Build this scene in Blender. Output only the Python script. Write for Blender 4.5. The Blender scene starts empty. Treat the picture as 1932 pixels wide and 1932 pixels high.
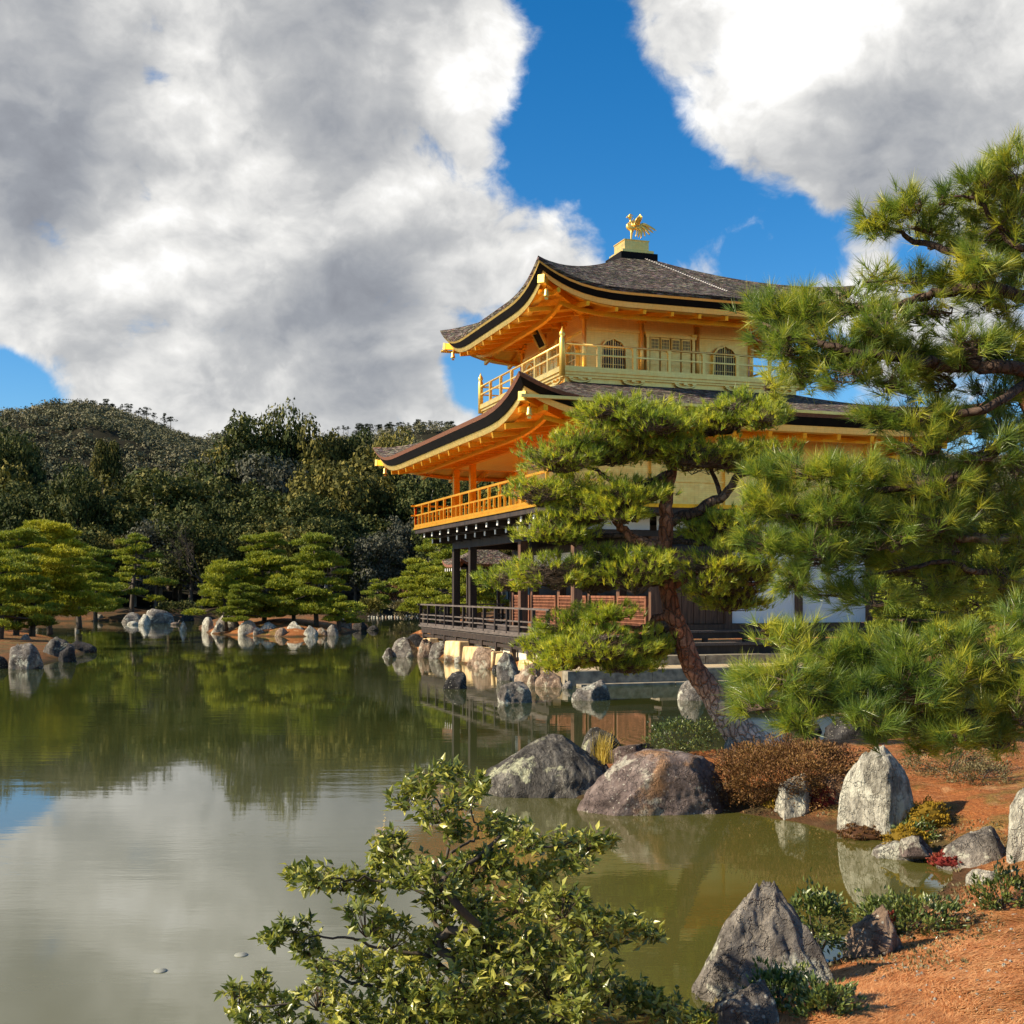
import bpy, bmesh, math, random
import numpy as np
from mathutils import Vector, Matrix

random.seed(7)
RNG = np.random.default_rng(11)
C = bpy.context.scene.collection
sc = bpy.context.scene

# ------------------------------------------------------------------ camera, light, exposure
F, CX, HY, CH = 2300.0, 966.0, 1115.0, 2.2          # focal length, centre, horizon (px of a 1932 px frame), eye height over water
cam = bpy.data.cameras.new('camera'); co = bpy.data.objects.new('camera', cam); C.objects.link(co)
cam.sensor_width = 36; cam.lens = 36 * F / 1932; cam.shift_y = (HY - 966) / 1932
cam.clip_end = 6000; cam.clip_start = 0.1
co.location = (0, 0, CH); co.rotation_euler = (math.radians(90), 0, 0)
sc.camera = co
SUN_AZ, SUN_EL = math.radians(256), math.radians(32)   # azimuth clockwise from +Y
sun_dir = Vector((math.sin(SUN_AZ) * math.cos(SUN_EL), math.cos(SUN_AZ) * math.cos(SUN_EL), math.sin(SUN_EL)))
sl = bpy.data.lights.new('sun', 'SUN'); sl.energy = 4.9; sl.angle = math.radians(0.6); sl.color = (1.0, 0.86, 0.66)
so = bpy.data.objects.new('sun', sl); C.objects.link(so); so.rotation_euler = sun_dir.to_track_quat('Z', 'Y').to_euler()
sc.view_settings.view_transform = 'Standard'; sc.view_settings.look = 'None'
sc.view_settings.gamma = 1; sc.view_settings.use_curve_mapping = False; sc.view_settings.exposure = 0.84
sc.cycles.max_bounces = 8; sc.cycles.diffuse_bounces = 4; sc.cycles.glossy_bounces = 4
sc.cycles.transparent_max_bounces = 8; sc.cycles.sample_clamp_indirect = 6.0; sc.cycles.use_denoising = True

world = bpy.data.worlds.new('World'); sc.world = world; world.use_nodes = True


class NT:
    """small node-graph helper"""
    def __init__(s, tree): s.t = tree; tree.nodes.clear()
    def n(s, kind, **kw):
        nd = s.t.nodes.new(kind)
        for k, v in kw.items():
            if k.startswith('i_'):
                key = k[2:]; key = int(key) if key.isdigit() else key.replace('_', ' ')
                inp = nd.inputs[key]
                if hasattr(v, 'is_linked') or isinstance(v, bpy.types.NodeSocket): s.t.links.new(v, inp)
                else: inp.default_value = v
            else: setattr(nd, k, v)
        return nd
    def math(s, op, a, b=0.0, c=0.0, clamp=False):
        nd = s.t.nodes.new('ShaderNodeMath'); nd.operation = op; nd.use_clamp = clamp
        for i, v in enumerate((a, b, c)):
            if isinstance(v, bpy.types.NodeSocket): s.t.links.new(v, nd.inputs[i])
            else: nd.inputs[i].default_value = v
        return nd.outputs[0]
    def vmath(s, op, a, b=(0, 0, 0), out=0, scale=None):
        nd = s.t.nodes.new('ShaderNodeVectorMath'); nd.operation = op
        for i, v in enumerate((a, b)):
            if isinstance(v, bpy.types.NodeSocket): s.t.links.new(v, nd.inputs[i])
            else: nd.inputs[i].default_value = v
        if scale is not None:
            nd.inputs['Scale'].default_value = scale
        return nd.outputs[out]
    def noise(s, vec, scale, detail=4, rough=0.5, dist=0.0, out=0):
        nd = s.t.nodes.new('ShaderNodeTexNoise')
        if vec is not None: s.t.links.new(vec, nd.inputs['Vector'])
        nd.inputs['Scale'].default_value = scale; nd.inputs['Detail'].default_value = detail
        nd.inputs['Roughness'].default_value = rough; nd.inputs['Distortion'].default_value = dist
        return nd.outputs[out]
    def ramp(s, fac, stops):
        nd = s.t.nodes.new('ShaderNodeValToRGB'); s.t.links.new(fac, nd.inputs[0])
        e = nd.color_ramp.elements
        while len(e) < len(stops): e.new(0.5)
        for i, (p, c) in enumerate(stops):
            e[i].position = p; e[i].color = (c[0], c[1], c[2], 1) if not isinstance(c, float) else (c, c, c, 1)
        return nd.outputs[0]
    def mix(s, fac, a, b, blend='MIX'):
        nd = s.t.nodes.new('ShaderNodeMix'); nd.data_type = 'RGBA'; nd.blend_type = blend
        for i, v in ((0, fac), (6, a), (7, b)):
            if isinstance(v, bpy.types.NodeSocket): s.t.links.new(v, nd.inputs[i])
            else: nd.inputs[i].default_value = (v[0], v[1], v[2], 1) if isinstance(v, tuple) else v
        return nd.outputs[2]
    def maprange(s, v, a, b, c=0.0, d=1.0, smooth=False):
        nd = s.t.nodes.new('ShaderNodeMapRange'); nd.interpolation_type = 'SMOOTHSTEP' if smooth else 'LINEAR'
        s.t.links.new(v, nd.inputs[0])
        for i, x in enumerate((a, b, c, d)): nd.inputs[i + 1].default_value = x
        return nd.outputs[0]


def world_nodes():
    w = NT(world.node_tree)
    tc = w.n('ShaderNodeTexCoord')
    d = w.vmath('NORMALIZE', tc.outputs['Generated'])
    sky = w.n('ShaderNodeTexSky', sky_type='NISHITA', sun_disc=False, sun_elevation=SUN_EL, sun_rotation=SUN_AZ,
              altitude=300.0, air_density=1.0, dust_density=0.4, ozone_density=4.0)
    hsv = w.n('ShaderNodeHueSaturation', i_Saturation=1.35, i_Value=0.87); w.t.links.new(sky.outputs[0], hsv.inputs['Color'])

    def blob(u, v, r):     # soft disc of sky round a direction; r in degrees
        c = Vector(((u - CX) / F, 1, (HY - v) / F)).normalized()
        dot = w.vmath('DOT_PRODUCT', d, tuple(c), out=1)
        return w.maprange(dot, math.cos(math.radians(r)), 1.0, 0, 1, True)

    def acc(base, items):
        v = base
        for (u, vv, r, a) in items:
            v = w.math('MULTIPLY_ADD', blob(u, vv, r), a, v)
        return v
    warp = w.noise(d, 9.0, 4, 0.5, 0, 1)
    wv = w.vmath('SCALE', w.vmath('SUBTRACT', warp, (0.5, 0.5, 0.5)), scale=0.07)
    st = w.vmath('MULTIPLY', d, (1, 1, 1.35))
    p = w.vmath('ADD', st, wv)
    nb = w.noise(p, 3.6, 2, 0.5)                       # broad masses
    n1 = w.noise(p, 8.5, 10, 0.54)                      # billows
    n2 = w.noise(w.vmath('ADD', p, tuple(Vector((sun_dir.x, sun_dir.y, sun_dir.z * 1.35)) * 0.022)), 8.5, 6, 0.54)
    wisp = w.noise(p, 26.0, 8, 0.62)
    cover = acc(-0.06, [
        (120, 250, 15, 0.34), (380, 480, 13, 0.34), (650, 330, 9, 0.26), (250, 40, 13, 0.30), (620, 60, 8, 0.26), (860, 60, 4, 0.22),
        (760, 560, 7, 0.26), (600, 680, 6, 0.22), (900, 170, 3.4, 0.34), (980, 440, 4.4, 0.34), (1080, 450, 2.4, 0.22), (740, 760, 5, 0.24), (340, 690, 7, 0.26), (850, 420, 5, 0.2), (800, 660, 3, 0.2),
        (1480, 10, 8.5, 0.50), (1750, 60, 10, 0.50), (1560, 200, 5, 0.30), (1760, 220, 6, 0.34), (1900, 200, 7, 0.36), (1640, 320, 4.0, 0.40), (1850, 330, 5, 0.34), (1220, 60, 3.2, 0.28), (1320, 140, 3.4, 0.22), (900, -40, 5, 0.2),
        (1600, 530, 2.8, 0.62), (1780, 560, 6, 0.52), (1880, 470, 4, 0.3),
        (1390, 490, 2.6, 0.30), (1280, 480, 2.2, 0.26), (1440, 340, 1.6, 0.22), (850, 785, 2.6, 0.45),
        (1070, 70, 3.6, -0.42), (1050, 230, 3.6, -0.5), (1180, 330, 5.2, -0.5), (1420, 420, 3.6, -0.38), (0, 770, 3.0, -0.7), (30, 640, 5, 0.34), (960, 340, 1.6, -0.3),
        (890, 700, 2.2, -0.6), (960, 740, 2.6, -0.5), (1560, 440, 2.4, -0.40), (1720, 430, 2.8, -0.35), (-60, 770, 4, -0.5), (60, 730, 2.6, -0.35), (1480, 640, 5, -0.3), (300, 185, 1.5, -0.34), (650, 180, 1.5, -0.34)])
    m = w.math('ADD', cover, w.math('MULTIPLY', w.math('SUBTRACT', n1, 0.5), 2.5))
    m = w.math('ADD', m, w.math('MULTIPLY', w.math('SUBTRACT', wisp, 0.5), 0.85))
    m = w.math('ADD', m, w.math('MULTIPLY', w.math('SUBTRACT', nb, 0.5), 0.7))
    dens = w.maprange(m, -0.02, 0.46, 0, 1, True)
    relief = w.math('MULTIPLY', w.math('SUBTRACT', n1, n2), 1.4)
    bright = acc(0.70, [
        (40, 180, 7, -0.26), (60, 340, 5, -0.16), (700, 70, 7, -0.20), (560, 170, 6, -0.14), (640, 640, 5.5, -0.30), (740, 570, 5, -0.16), (350, 370, 3.5, -0.14), (250, 640, 3, -0.12), (430, 640, 4, -0.10),
        (330, 330, 5, 0.08), (420, 440, 8, 0.10), (160, 640, 6, 0.08), (240, 440, 4, 0.10), (900, 150, 3.5, 0.22), (820, 250, 5, 0.08),
        (1480, 20, 4, 0.22), (1600, 60, 6, 0.12), (1400, 110, 5, 0.12), (1800, 320, 8, -0.18), (1660, 290, 4, -0.12), (1900, 150, 5, 0.04), (1590, 520, 3.4, 0.25), (700, 770, 5, 0.06), (1000, 560, 5, -0.06)])
    b = w.math('ADD', bright, relief)
    b = w.math('ADD', b, w.math('MULTIPLY', w.math('SUBTRACT', nb, 0.5), 0.40))
    b = w.math('ADD', b, w.math('MULTIPLY', w.math('SUBTRACT', wisp, 0.5), 0.26))
    b = w.math('MAXIMUM', b, 0.10)
    ccol = w.ramp(b, [(0.0, (0.22, 0.23, 0.26)), (0.3, (0.31, 0.325, 0.355)), (0.6, (0.50, 0.505, 0.51)), (0.85, (0.80, 0.79, 0.765)), (1.0, (1.02, 1.01, 0.99))])
    cc = w.vmath('SCALE', ccol, scale=6.2)
    col = w.mix(w.math('MULTIPLY', dens, 0.985), hsv.outputs[0], cc)
    bg = w.n('ShaderNodeBackground', i_Strength=0.1); w.t.links.new(col, bg.inputs['Color'])
    out = w.n('ShaderNodeOutputWorld'); w.t.links.new(bg.outputs[0], out.inputs[0])
world_nodes()


# ------------------------------------------------------------------ pixel rays and tags
def P(u, v, y):
    return Vector(((u - CX) / F * y, y, CH + (HY - v) / F * y))

def G(u, v, z=0.0):
    y = F * (CH - z) / (v - HY)
    return Vector(((u - CX) / F * y, y, z))

def tag(o, label=None, cat=None, group=None, kind=None):
    if label: o['label'] = label
    if cat: o['category'] = cat
    if group: o['group'] = group
    if kind: o['kind'] = kind
    return o

def empty(name, loc=(0, 0, 0), rz=0.0, parent=None):
    o = bpy.data.objects.new(name, None); C.objects.link(o); o.location = loc; o.rotation_euler = (0, 0, rz)
    o.empty_display_size = 0.1
    if parent: o.parent = parent
    return o

# ------------------------------------------------------------------ mesh helpers
def link(name, me, parent=None):
    o = bpy.data.objects.new(name, me); C.objects.link(o)
    if parent: o.parent = parent
    return o

ORD = ['first', 'second', 'third', 'fourth', 'fifth', 'sixth', 'seventh', 'eighth', 'ninth', 'tenth', 'eleventh', 'twelfth', 'thirteenth', 'fourteenth', 'fifteenth', 'sixteenth', 'seventeenth', 'eighteenth', 'nineteenth', 'twentieth',
       'twenty-first', 'twenty-second', 'twenty-third', 'twenty-fourth', 'twenty-fifth', 'twenty-sixth']
SEEN = {}
def nth(label):
    SEEN[label] = SEEN.get(label, 0) + 1; return ORD[SEEN[label] - 1] + ' ' + label

def np_mesh(name, V, Fs, mat, parent=None, smooth=False, tint=None):
    """V (n,3); Fs (m,k) index array of one face size"""
    V = np.asarray(V, dtype=np.float32); Fs = np.asarray(Fs, dtype=np.int32)
    me = bpy.data.meshes.new(name); m, k = Fs.shape
    me.vertices.add(len(V)); me.vertices.foreach_set('co', V.ravel())
    me.loops.add(m * k); me.loops.foreach_set('vertex_index', Fs.ravel())
    me.polygons.add(m); me.polygons.foreach_set('loop_start', np.arange(0, m * k, k, dtype=np.int32))
    me.polygons.foreach_set('loop_total', np.full(m, k, dtype=np.int32))
    if smooth: me.polygons.foreach_set('use_smooth', np.ones(m, dtype=bool))
    if tint is not None:
        a = me.attributes.new('tint', 'FLOAT', 'FACE'); a.data.foreach_set('value', np.asarray(tint, dtype=np.float32))
    me.materials.append(mat); me.update(calc_edges=True)
    return link(name, me, parent)

def soup(name, T, mat, parent=None, tint=None):
    """T (n,3,3) loose triangles"""
    n = len(T)
    return np_mesh(name, T.reshape(-1, 3), np.arange(n * 3).reshape(n, 3), mat, parent, False, tint)

class MB:
    def __init__(s): s.v = []; s.f = []
    def add(s, vs, fs):
        b = len(s.v); s.v += [tuple(x) for x in vs]; s.f += [tuple(i + b for i in f) for f in fs]; return s
    def box(s, x0, y0, z0, x1, y1, z1):
        return s.add([(x0, y0, z0), (x1, y0, z0), (x1, y1, z0), (x0, y1, z0), (x0, y0, z1), (x1, y0, z1), (x1, y1, z1), (x0, y1, z1)],
                     [(3, 2, 1, 0), (4, 5, 6, 7), (0, 1, 5, 4), (1, 2, 6, 5), (2, 3, 7, 6), (3, 0, 4, 7)])
    def bar(s, p, q, w, h):
        p = Vector(p); q = Vector(q); d = (q - p).normalized()
        up = Vector((0, 0, 1)) if abs(d.z) < 0.95 else Vector((1, 0, 0))
        a = d.cross(up).normalized() * w / 2; b = a.cross(d).normalized() * h / 2
        vs = [p - a - b, p + a - b, p + a + b, p - a + b, q - a - b, q + a - b, q + a + b, q - a + b]
        return s.add(vs, [(3, 2, 1, 0), (4, 5, 6, 7), (0, 1, 5, 4), (1, 2, 6, 5), (2, 3, 7, 6), (3, 0, 4, 7)])
    def tube(s, pts, rad, n=8, cap=True, flat=1.0):
        pts = [Vector(p) for p in pts]; m = len(pts)
        if not hasattr(rad, '__len__'): rad = [rad] * m
        vs = []; ref = None
        for i, p in enumerate(pts):
            d = (pts[min(i + 1, m - 1)] - pts[max(i - 1, 0)]).normalized()
            if ref is None: ref = Vector((0, 0, 1)) if abs(d.z) < 0.9 else Vector((0, 1, 0))
            a = (ref - d * ref.dot(d)).normalized(); ref = a; b = d.cross(a)
            for k in range(n):
                t = 2 * math.pi * k / n
                vs.append(p + (a * math.cos(t) + b * math.sin(t) * flat) * rad[i])
        fs = [(i * n + k, i * n + (k + 1) % n, (i + 1) * n + (k + 1) % n, (i + 1) * n + k) for i in range(m - 1) for k in range(n)]
        if cap: fs += [tuple(reversed(range(n))), tuple((m - 1) * n + k for k in range(n))]
        return s.add(vs, fs)
    def lathe(s, c, prof, n=12):
        vs = [(c[0] + r * math.cos(2 * math.pi * k / n), c[1] + r * math.sin(2 * math.pi * k / n), c[2] + z) for r, z in prof for k in range(n)]
        m = len(prof)
        fs = [(i * n + k, i * n + (k + 1) % n, (i + 1) * n + (k + 1) % n, (i + 1) * n + k) for i in range(m - 1) for k in range(n)]
        fs += [tuple(reversed(range(n))), tuple((m - 1) * n + k for k in range(n))]
        return s.add(vs, fs)
    def mesh(s, name, mat, smooth=False):
        me = bpy.data.meshes.new(name); me.from_pydata(s.v, [], s.f)
        if smooth: me.polygons.foreach_set('use_smooth', [True] * len(me.polygons))
        me.materials.append(mat); me.update(); return me
    def build(s, name, mat, parent=None, smooth=False):
        return link(name, s.mesh(name, mat, smooth), parent)

def bp(name, b, mat, parent):
    return MB().box(*b).build(name, mat, parent)

def spline(pts, n=6):
    pts = [np.array(p, dtype=float) for p in pts]; P_ = [pts[0]] + pts + [pts[-1]]; out = []
    for i in range(1, len(P_) - 2):
        a, b, c, d = P_[i - 1], P_[i], P_[i + 1], P_[i + 2]
        for k in range(n):
            t = k / n
            out.append(0.5 * (2 * b + (c - a) * t + (2 * a - 5 * b + 4 * c - d) * t * t + (3 * b - a - 3 * c + d) * t ** 3))
    out.append(pts[-1]); return out

def lerp_r(r, n):
    m = len(r) - 1; k = (n - 1) / m
    return [r[min(int(i / k), m - 1)] + (r[min(int(i / k), m - 1) + 1] - r[min(int(i / k), m - 1)]) * (i / k - min(int(i / k), m - 1)) for i in range(n)]

# numpy value noise
def _h(ix, iy, iz, s):
    n = (ix * 374761393 + iy * 668265263 + iz * 2147483647 + s * 974711) & 0xffffffff
    n = ((n ^ (n >> 13)) * 1274126177) & 0xffffffff
    return ((n ^ (n >> 16)) & 0xffff) / 65535.0

def vnoise(p, s=0):
    i = np.floor(p).astype(np.int64); f = p - i; f = f * f * (3 - 2 * f); r = 0
    for dx in (0, 1):
        for dy in (0, 1):
            for dz in (0, 1):
                wgt = (f[:, 0] if dx else 1 - f[:, 0]) * (f[:, 1] if dy else 1 - f[:, 1]) * (f[:, 2] if dz else 1 - f[:, 2])
                r = r + wgt * _h(i[:, 0] + dx, i[:, 1] + dy, i[:, 2] + dz, s)
    return r * 2 - 1

def fbm(p, o=4, s=0):
    r = 0; a = 0.5
    for k in range(o): r = r + a * vnoise(p * 2 ** k, s + k * 17); a *= 0.5
    return r

def unit(a):
    return a / np.maximum(np.linalg.norm(a, axis=-1, keepdims=True), 1e-9)

# ------------------------------------------------------------------ materials
MAT = {}
def newmat(name):
    m = bpy.data.materials.new(name); m.use_nodes = True; MAT[name] = m; return m, NT(m.node_tree)

def finish(w, col, rough=0.6, metal=0.0, bump=None, bs=0.3, bd=0.02, spec=0.5, coat=0.0):
    pr = w.n('ShaderNodeBsdfPrincipled')
    for k, v in (('Base Color', col), ('Roughness', rough), ('Metallic', metal), ('Specular IOR Level', spec), ('Coat Weight', coat)):
        if isinstance(v, bpy.types.NodeSocket): w.t.links.new(v, pr.inputs[k])
        else: pr.inputs[k].default_value = (v[0], v[1], v[2], 1) if isinstance(v, tuple) else v
    if bump is not None:
        b = w.n('ShaderNodeBump', i_Strength=bs, i_Distance=bd); w.t.links.new(bump, b.inputs['Height']); w.t.links.new(b.outputs[0], pr.inputs['Normal'])
    o = w.n('ShaderNodeOutputMaterial'); w.t.links.new(pr.outputs[0], o.inputs[0]); return pr

def obj_c(w): return w.n('ShaderNodeTexCoord').outputs['Object']
def pos_c(w): return w.n('ShaderNodeNewGeometry').outputs['Position']

def simple(name, c1, c2, scale=4, rough=0.6, metal=0.0, bump=0.3, bd=0.01, stretch=None, detail=6, spec=0.4):
    m, w = newmat(name); p = obj_c(w)
    if stretch: p = w.vmath('MULTIPLY', p, stretch)
    n = w.noise(p, scale, detail, 0.6)
    col = w.ramp(n, [(0.32, c1), (0.68, c2)])
    finish(w, col, rough, metal, n, bump, bd, spec); return m

def m_gold(name, c1, c2, rough, metal):
    m, w = newmat(name); p = obj_c(w)
    n = w.noise(p, 1.3, 5, 0.6); n2 = w.noise(p, 9, 3, 0.5)
    br = w.n('ShaderNodeTexBrick', i_Scale=4.5, i_Mortar_Size=0.009, offset=0.0)
    mp = w.n('ShaderNodeMapping'); w.t.links.new(p, mp.inputs[0]); mp.inputs['Rotation'].default_value = (math.radians(90), 0, 0)
    w.t.links.new(mp.outputs[0], br.inputs['Vector'])
    br.inputs['Color1'].default_value = (1, 1, 1, 1); br.inputs['Color2'].default_value = (0.93, 0.93, 0.93, 1); br.inputs['Mortar'].default_value = (0.74, 0.70, 0.62, 1)
    col = w.mix(1.0, w.ramp(n, [(0.3, c1), (0.7, c2)]), br.outputs[0], 'MULTIPLY')
    r = w.maprange(n2, 0.3, 0.7, rough - 0.06, rough + 0.08)
    finish(w, col, r, metal, n2, 0.08, 0.01)
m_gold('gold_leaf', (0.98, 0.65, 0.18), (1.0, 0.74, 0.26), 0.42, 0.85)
m_gold('gold_soffit', (0.94, 0.43, 0.020), (1.0, 0.50, 0.032), 0.40, 0.75)  # same gold leaf, base shifted to orange to paint in light bounced under eaves
m_gold('gold_bright', (0.98, 0.64, 0.13), (1.0, 0.70, 0.18), 0.34, 0.65)

def m_roof():
    m, w = newmat('bark_shingle'); p = obj_c(w)
    n = w.noise(w.vmath('MULTIPLY', p, (1.0, 1.0, 8)), 4.2, 6, 0.75); n1 = w.noise(p, 0.6, 4, 0.6); vo = w.n('ShaderNodeTexVoronoi', i_Scale=7.0)
    w.t.links.new(w.vmath('MULTIPLY', p, (1, 1, 3.4)), vo.inputs['Vector'])
    c = w.ramp(n, [(0.36, (0.030, 0.023, 0.019)), (0.5, (0.105, 0.082, 0.064)), (0.60, (0.46, 0.38, 0.30))])
    c = w.mix(w.maprange(n1, 0.4, 0.75, 0, 0.55), c, (0.06, 0.055, 0.04))
    c = w.mix(0.3, c, w.mix(1.0, c, vo.outputs['Color'], 'MULTIPLY'))
    h = w.math('ADD', n, w.math('MULTIPLY', vo.outputs['Distance'], 0.8))
    finish(w, c, 0.9, 0, h, 1.0, 0.09, 0.1)
m_roof()
simple('bark_edge', (0.10, 0.04, 0.022), (0.24, 0.10, 0.055), 12, 0.8, stretch=(1, 1, 6), bump=0.6)
simple('lacquer_black', (0.004, 0.0035, 0.0035), (0.009, 0.007, 0.006), 5, 0.75, spec=0.15)
simple('dark_wood', (0.018, 0.012, 0.009), (0.05, 0.034, 0.024), 5, 0.6, stretch=(1, 1, 0.2), bump=0.4)
simple('weathered_wood', (0.05, 0.04, 0.033), (0.15, 0.12, 0.10), 7, 0.75, stretch=(4, 0.5, 4), bump=0.5)
simple('brown_wood', (0.06, 0.028, 0.015), (0.17, 0.085, 0.045), 5, 0.65, stretch=(4, 4, 0.35), bump=0.4)
simple('lattice_wood', (0.14, 0.05, 0.025), (0.30, 0.12, 0.06), 6, 0.7)
simple('white_plaster', (0.86, 0.84, 0.80), (0.92, 0.90, 0.86), 0.8, 0.9, bump=0.05)
simple('white_paint', (0.72, 0.70, 0.66), (0.82, 0.80, 0.76), 4, 0.6)
def m_cream():
    m, w = newmat('cream_plaster'); p = obj_c(w); n = w.noise(p, 2.2, 8, 0.65); n2 = w.noise(w.vmath('MULTIPLY', p, (1, 1, 0.25)), 5, 8, 0.7); z = w.n('ShaderNodeSeparateXYZ'); w.t.links.new(p, z.inputs[0])
    c = w.ramp(n, [(0.35, (0.46, 0.29, 0.12)), (0.5, (0.62, 0.45, 0.22)), (0.65, (0.70, 0.56, 0.33))])
    c = w.mix(w.maprange(n2, 0.52, 0.68, 0, 0.6), c, (0.24, 0.17, 0.10))
    c = w.mix(w.maprange(w.math('ADD', z.outputs[2], w.math('MULTIPLY', w.math('SUBTRACT', n2, 0.5), 0.8)), 0.34, 0.56, 0.85, 0, True), c, (0.13, 0.095, 0.055))
    finish(w, c, 0.9, 0, w.math('ADD', n, n2), 0.7, 0.03, 0.2)
m_cream()
simple('pale_plaster', (0.60, 0.53, 0.38), (0.78, 0.72, 0.56), 1.6, 0.85, bump=0.2)
simple('curb_stone', (0.11, 0.095, 0.07), (0.36, 0.31, 0.22), 5, 0.85, bump=0.5, bd=0.02, detail=9)
simple('gravel', (0.36, 0.27, 0.15), (0.60, 0.48, 0.30), 22, 0.95, bump=0.6, detail=9)
simple('dark_pane', (0.03, 0.022, 0.018), (0.06, 0.045, 0.035), 3, 0.3)
simple('concrete', (0.20, 0.21, 0.17), (0.30, 0.30, 0.25), 20, 0.85)
simple('chain_metal', (0.30, 0.28, 0.25), (0.45, 0.43, 0.40), 30, 0.4, 0.6)
simple('duck_feather', (0.05, 0.035, 0.025), (0.20, 0.15, 0.11), 12, 0.8)

def m_rock(name, dark, mid, light, lich, lich_amt, streak=(1, 1, 1), warm=None):
    m, w = newmat(name); p = obj_c(w)
    oi = w.n('ShaderNodeObjectInfo'); off = w.vmath('SCALE', w.n('ShaderNodeCombineXYZ', i_0=oi.outputs['Random'], i_1=oi.outputs['Random'], i_2=oi.outputs['Random']).outputs[0], scale=37.0)
    p = w.vmath('ADD', p, off); ps = w.vmath('MULTIPLY', p, streak)
    n = w.noise(ps, 2.6, 10, 0.68, 0.4); n2 = w.noise(ps, 9, 9, 0.72); n3 = w.noise(p, 3.4, 9, 0.66, 0.3); n4 = w.noise(p, 30, 5, 0.6)
    vo = w.n('ShaderNodeTexVoronoi', i_Scale=2.6, feature='DISTANCE_TO_EDGE'); w.t.links.new(w.vmath('ADD', ps, w.vmath('SCALE', w.noise(p, 3, 5, 0.6, 0, 1), scale=1.6)), vo.inputs['Vector'])
    c = w.ramp(n, [(0.30, dark), (0.5, mid), (0.72, light)])
    c = w.mix(0.75, c, w.ramp(n2, [(0.34, (0.28, 0.26, 0.25)), (0.5, (0.8, 0.8, 0.8)), (0.66, (1.3, 1.3, 1.28))]), 'MULTIPLY')
    c = w.mix(w.math('MULTIPLY', w.maprange(n3, 0.58 - lich_amt, 0.64 - lich_amt, 0, 1, True), w.maprange(n2, 0.36, 0.52, 0.15, 0.95)), c, lich)
    vs = w.n('ShaderNodeTexVoronoi', i_Scale=24.0); w.t.links.new(p, vs.inputs['Vector'])
    spots = w.math('MULTIPLY', w.maprange(vs.outputs['Distance'], 0.16, 0.24, 1, 0, True), w.maprange(w.noise(p, 2.0, 3), 0.48, 0.6, 0, 0.85))
    c = w.mix(spots, c, (0.55, 0.52, 0.42))
    if warm: c = w.mix(w.maprange(w.noise(p, 1.9, 6, 0.6), 0.54, 0.64, 0, 0.7, True), c, warm)
    c = w.mix(w.math('MULTIPLY', w.maprange(vo.outputs['Distance'], 0.0, 0.035, 0.55, 0, True), w.maprange(n3, 0.46, 0.6)), c, (0.03, 0.026, 0.02))
    h = w.math('ADD', w.math('MULTIPLY', n, 1.6), w.math('ADD', n2, w.math('MULTIPLY', n4, 0.3)))
    h = w.math('ADD', h, w.maprange(vo.outputs['Distance'], 0.0, 0.06, -0.3, 0, True))
    finish(w, c, 0.92, 0, h, 1.0, 0.06, 0.2)
m_rock('rock_grey', (0.07, 0.06, 0.05), (0.22, 0.195, 0.165), (0.41, 0.365, 0.30), (0.52, 0.51, 0.40), 0.05)
m_rock('rock_lichen', (0.035, 0.032, 0.028), (0.14, 0.128, 0.11), (0.36, 0.33, 0.27), (0.50, 0.50, 0.32), 0.02, (2.0, 2.0, 0.7))
m_rock('rock_pale', (0.18, 0.165, 0.13), (0.48, 0.45, 0.36), (0.70, 0.66, 0.54), (0.62, 0.60, 0.48), 0.10, (2.4, 2.4, 0.8))
m_rock('rock_mauve', (0.07, 0.05, 0.042), (0.20, 0.15, 0.13), (0.36, 0.29, 0.25), (0.44, 0.41, 0.32), 0.02, (1, 1, 1), (0.33, 0.17, 0.07))
m_rock('rock_tan', (0.12, 0.08, 0.05), (0.36, 0.25, 0.17), (0.55, 0.42, 0.30), (0.52, 0.47, 0.34), 0.02, (1.5, 1.5, 0.6))
m_rock('rock_dark', (0.016, 0.015, 0.015), (0.05, 0.047, 0.045), (0.12, 0.11, 0.10), (0.2, 0.2, 0.16), -0.04)

def m_leaf(name, c0, c1, c2, rough=0.5, trans=0.25, spec=0.4, big=0.5, gloss=0.0):
    m, w = newmat(name)
    at = w.n('ShaderNodeAttribute', attribute_name='tint'); n = w.noise(pos_c(w), big, 4, 0.6)
    f = w.math('ADD', w.math('MULTIPLY', at.outputs['Fac'], 0.62), w.math('MULTIPLY', w.maprange(n, 0.3, 0.7), 0.38))
    col = w.ramp(f, [(0.12, c0), (0.5, c1), (0.88, c2)])
    pr = w.n('ShaderNodeBsdfPrincipled', i_Roughness=rough); pr.inputs['Specular IOR Level'].default_value = spec; w.t.links.new(col, pr.inputs['Base Color'])
    tr = w.n('ShaderNodeBsdfTranslucent'); w.t.links.new(w.mix(0.5, col, w.mix(1.0, col, (1.5, 1.5, 0.5), 'MULTIPLY')), tr.inputs['Color'])
    mx = w.n('ShaderNodeMixShader', i_0=trans); w.t.links.new(pr.outputs[0], mx.inputs[1]); w.t.links.new(tr.outputs[0], mx.inputs[2])
    o = w.n('ShaderNodeOutputMaterial'); w.t.links.new(mx.outputs[0], o.inputs[0])
m_leaf('pine_needles', (0.07, 0.14, 0.022), (0.34, 0.40, 0.040), (0.74, 0.66, 0.06), 0.42, 0.42, 0.5, 1.3)
m_leaf('pine_needles_near', (0.035, 0.09, 0.028), (0.20, 0.28, 0.038), (0.62, 0.56, 0.06), 0.36, 0.40, 0.55, 1.6)
m_leaf('pine_far', (0.06, 0.10, 0.015), (0.23, 0.27, 0.024), (0.50, 0.47, 0.035), 0.6, 0.2, 0.3, 0.3)
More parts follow.
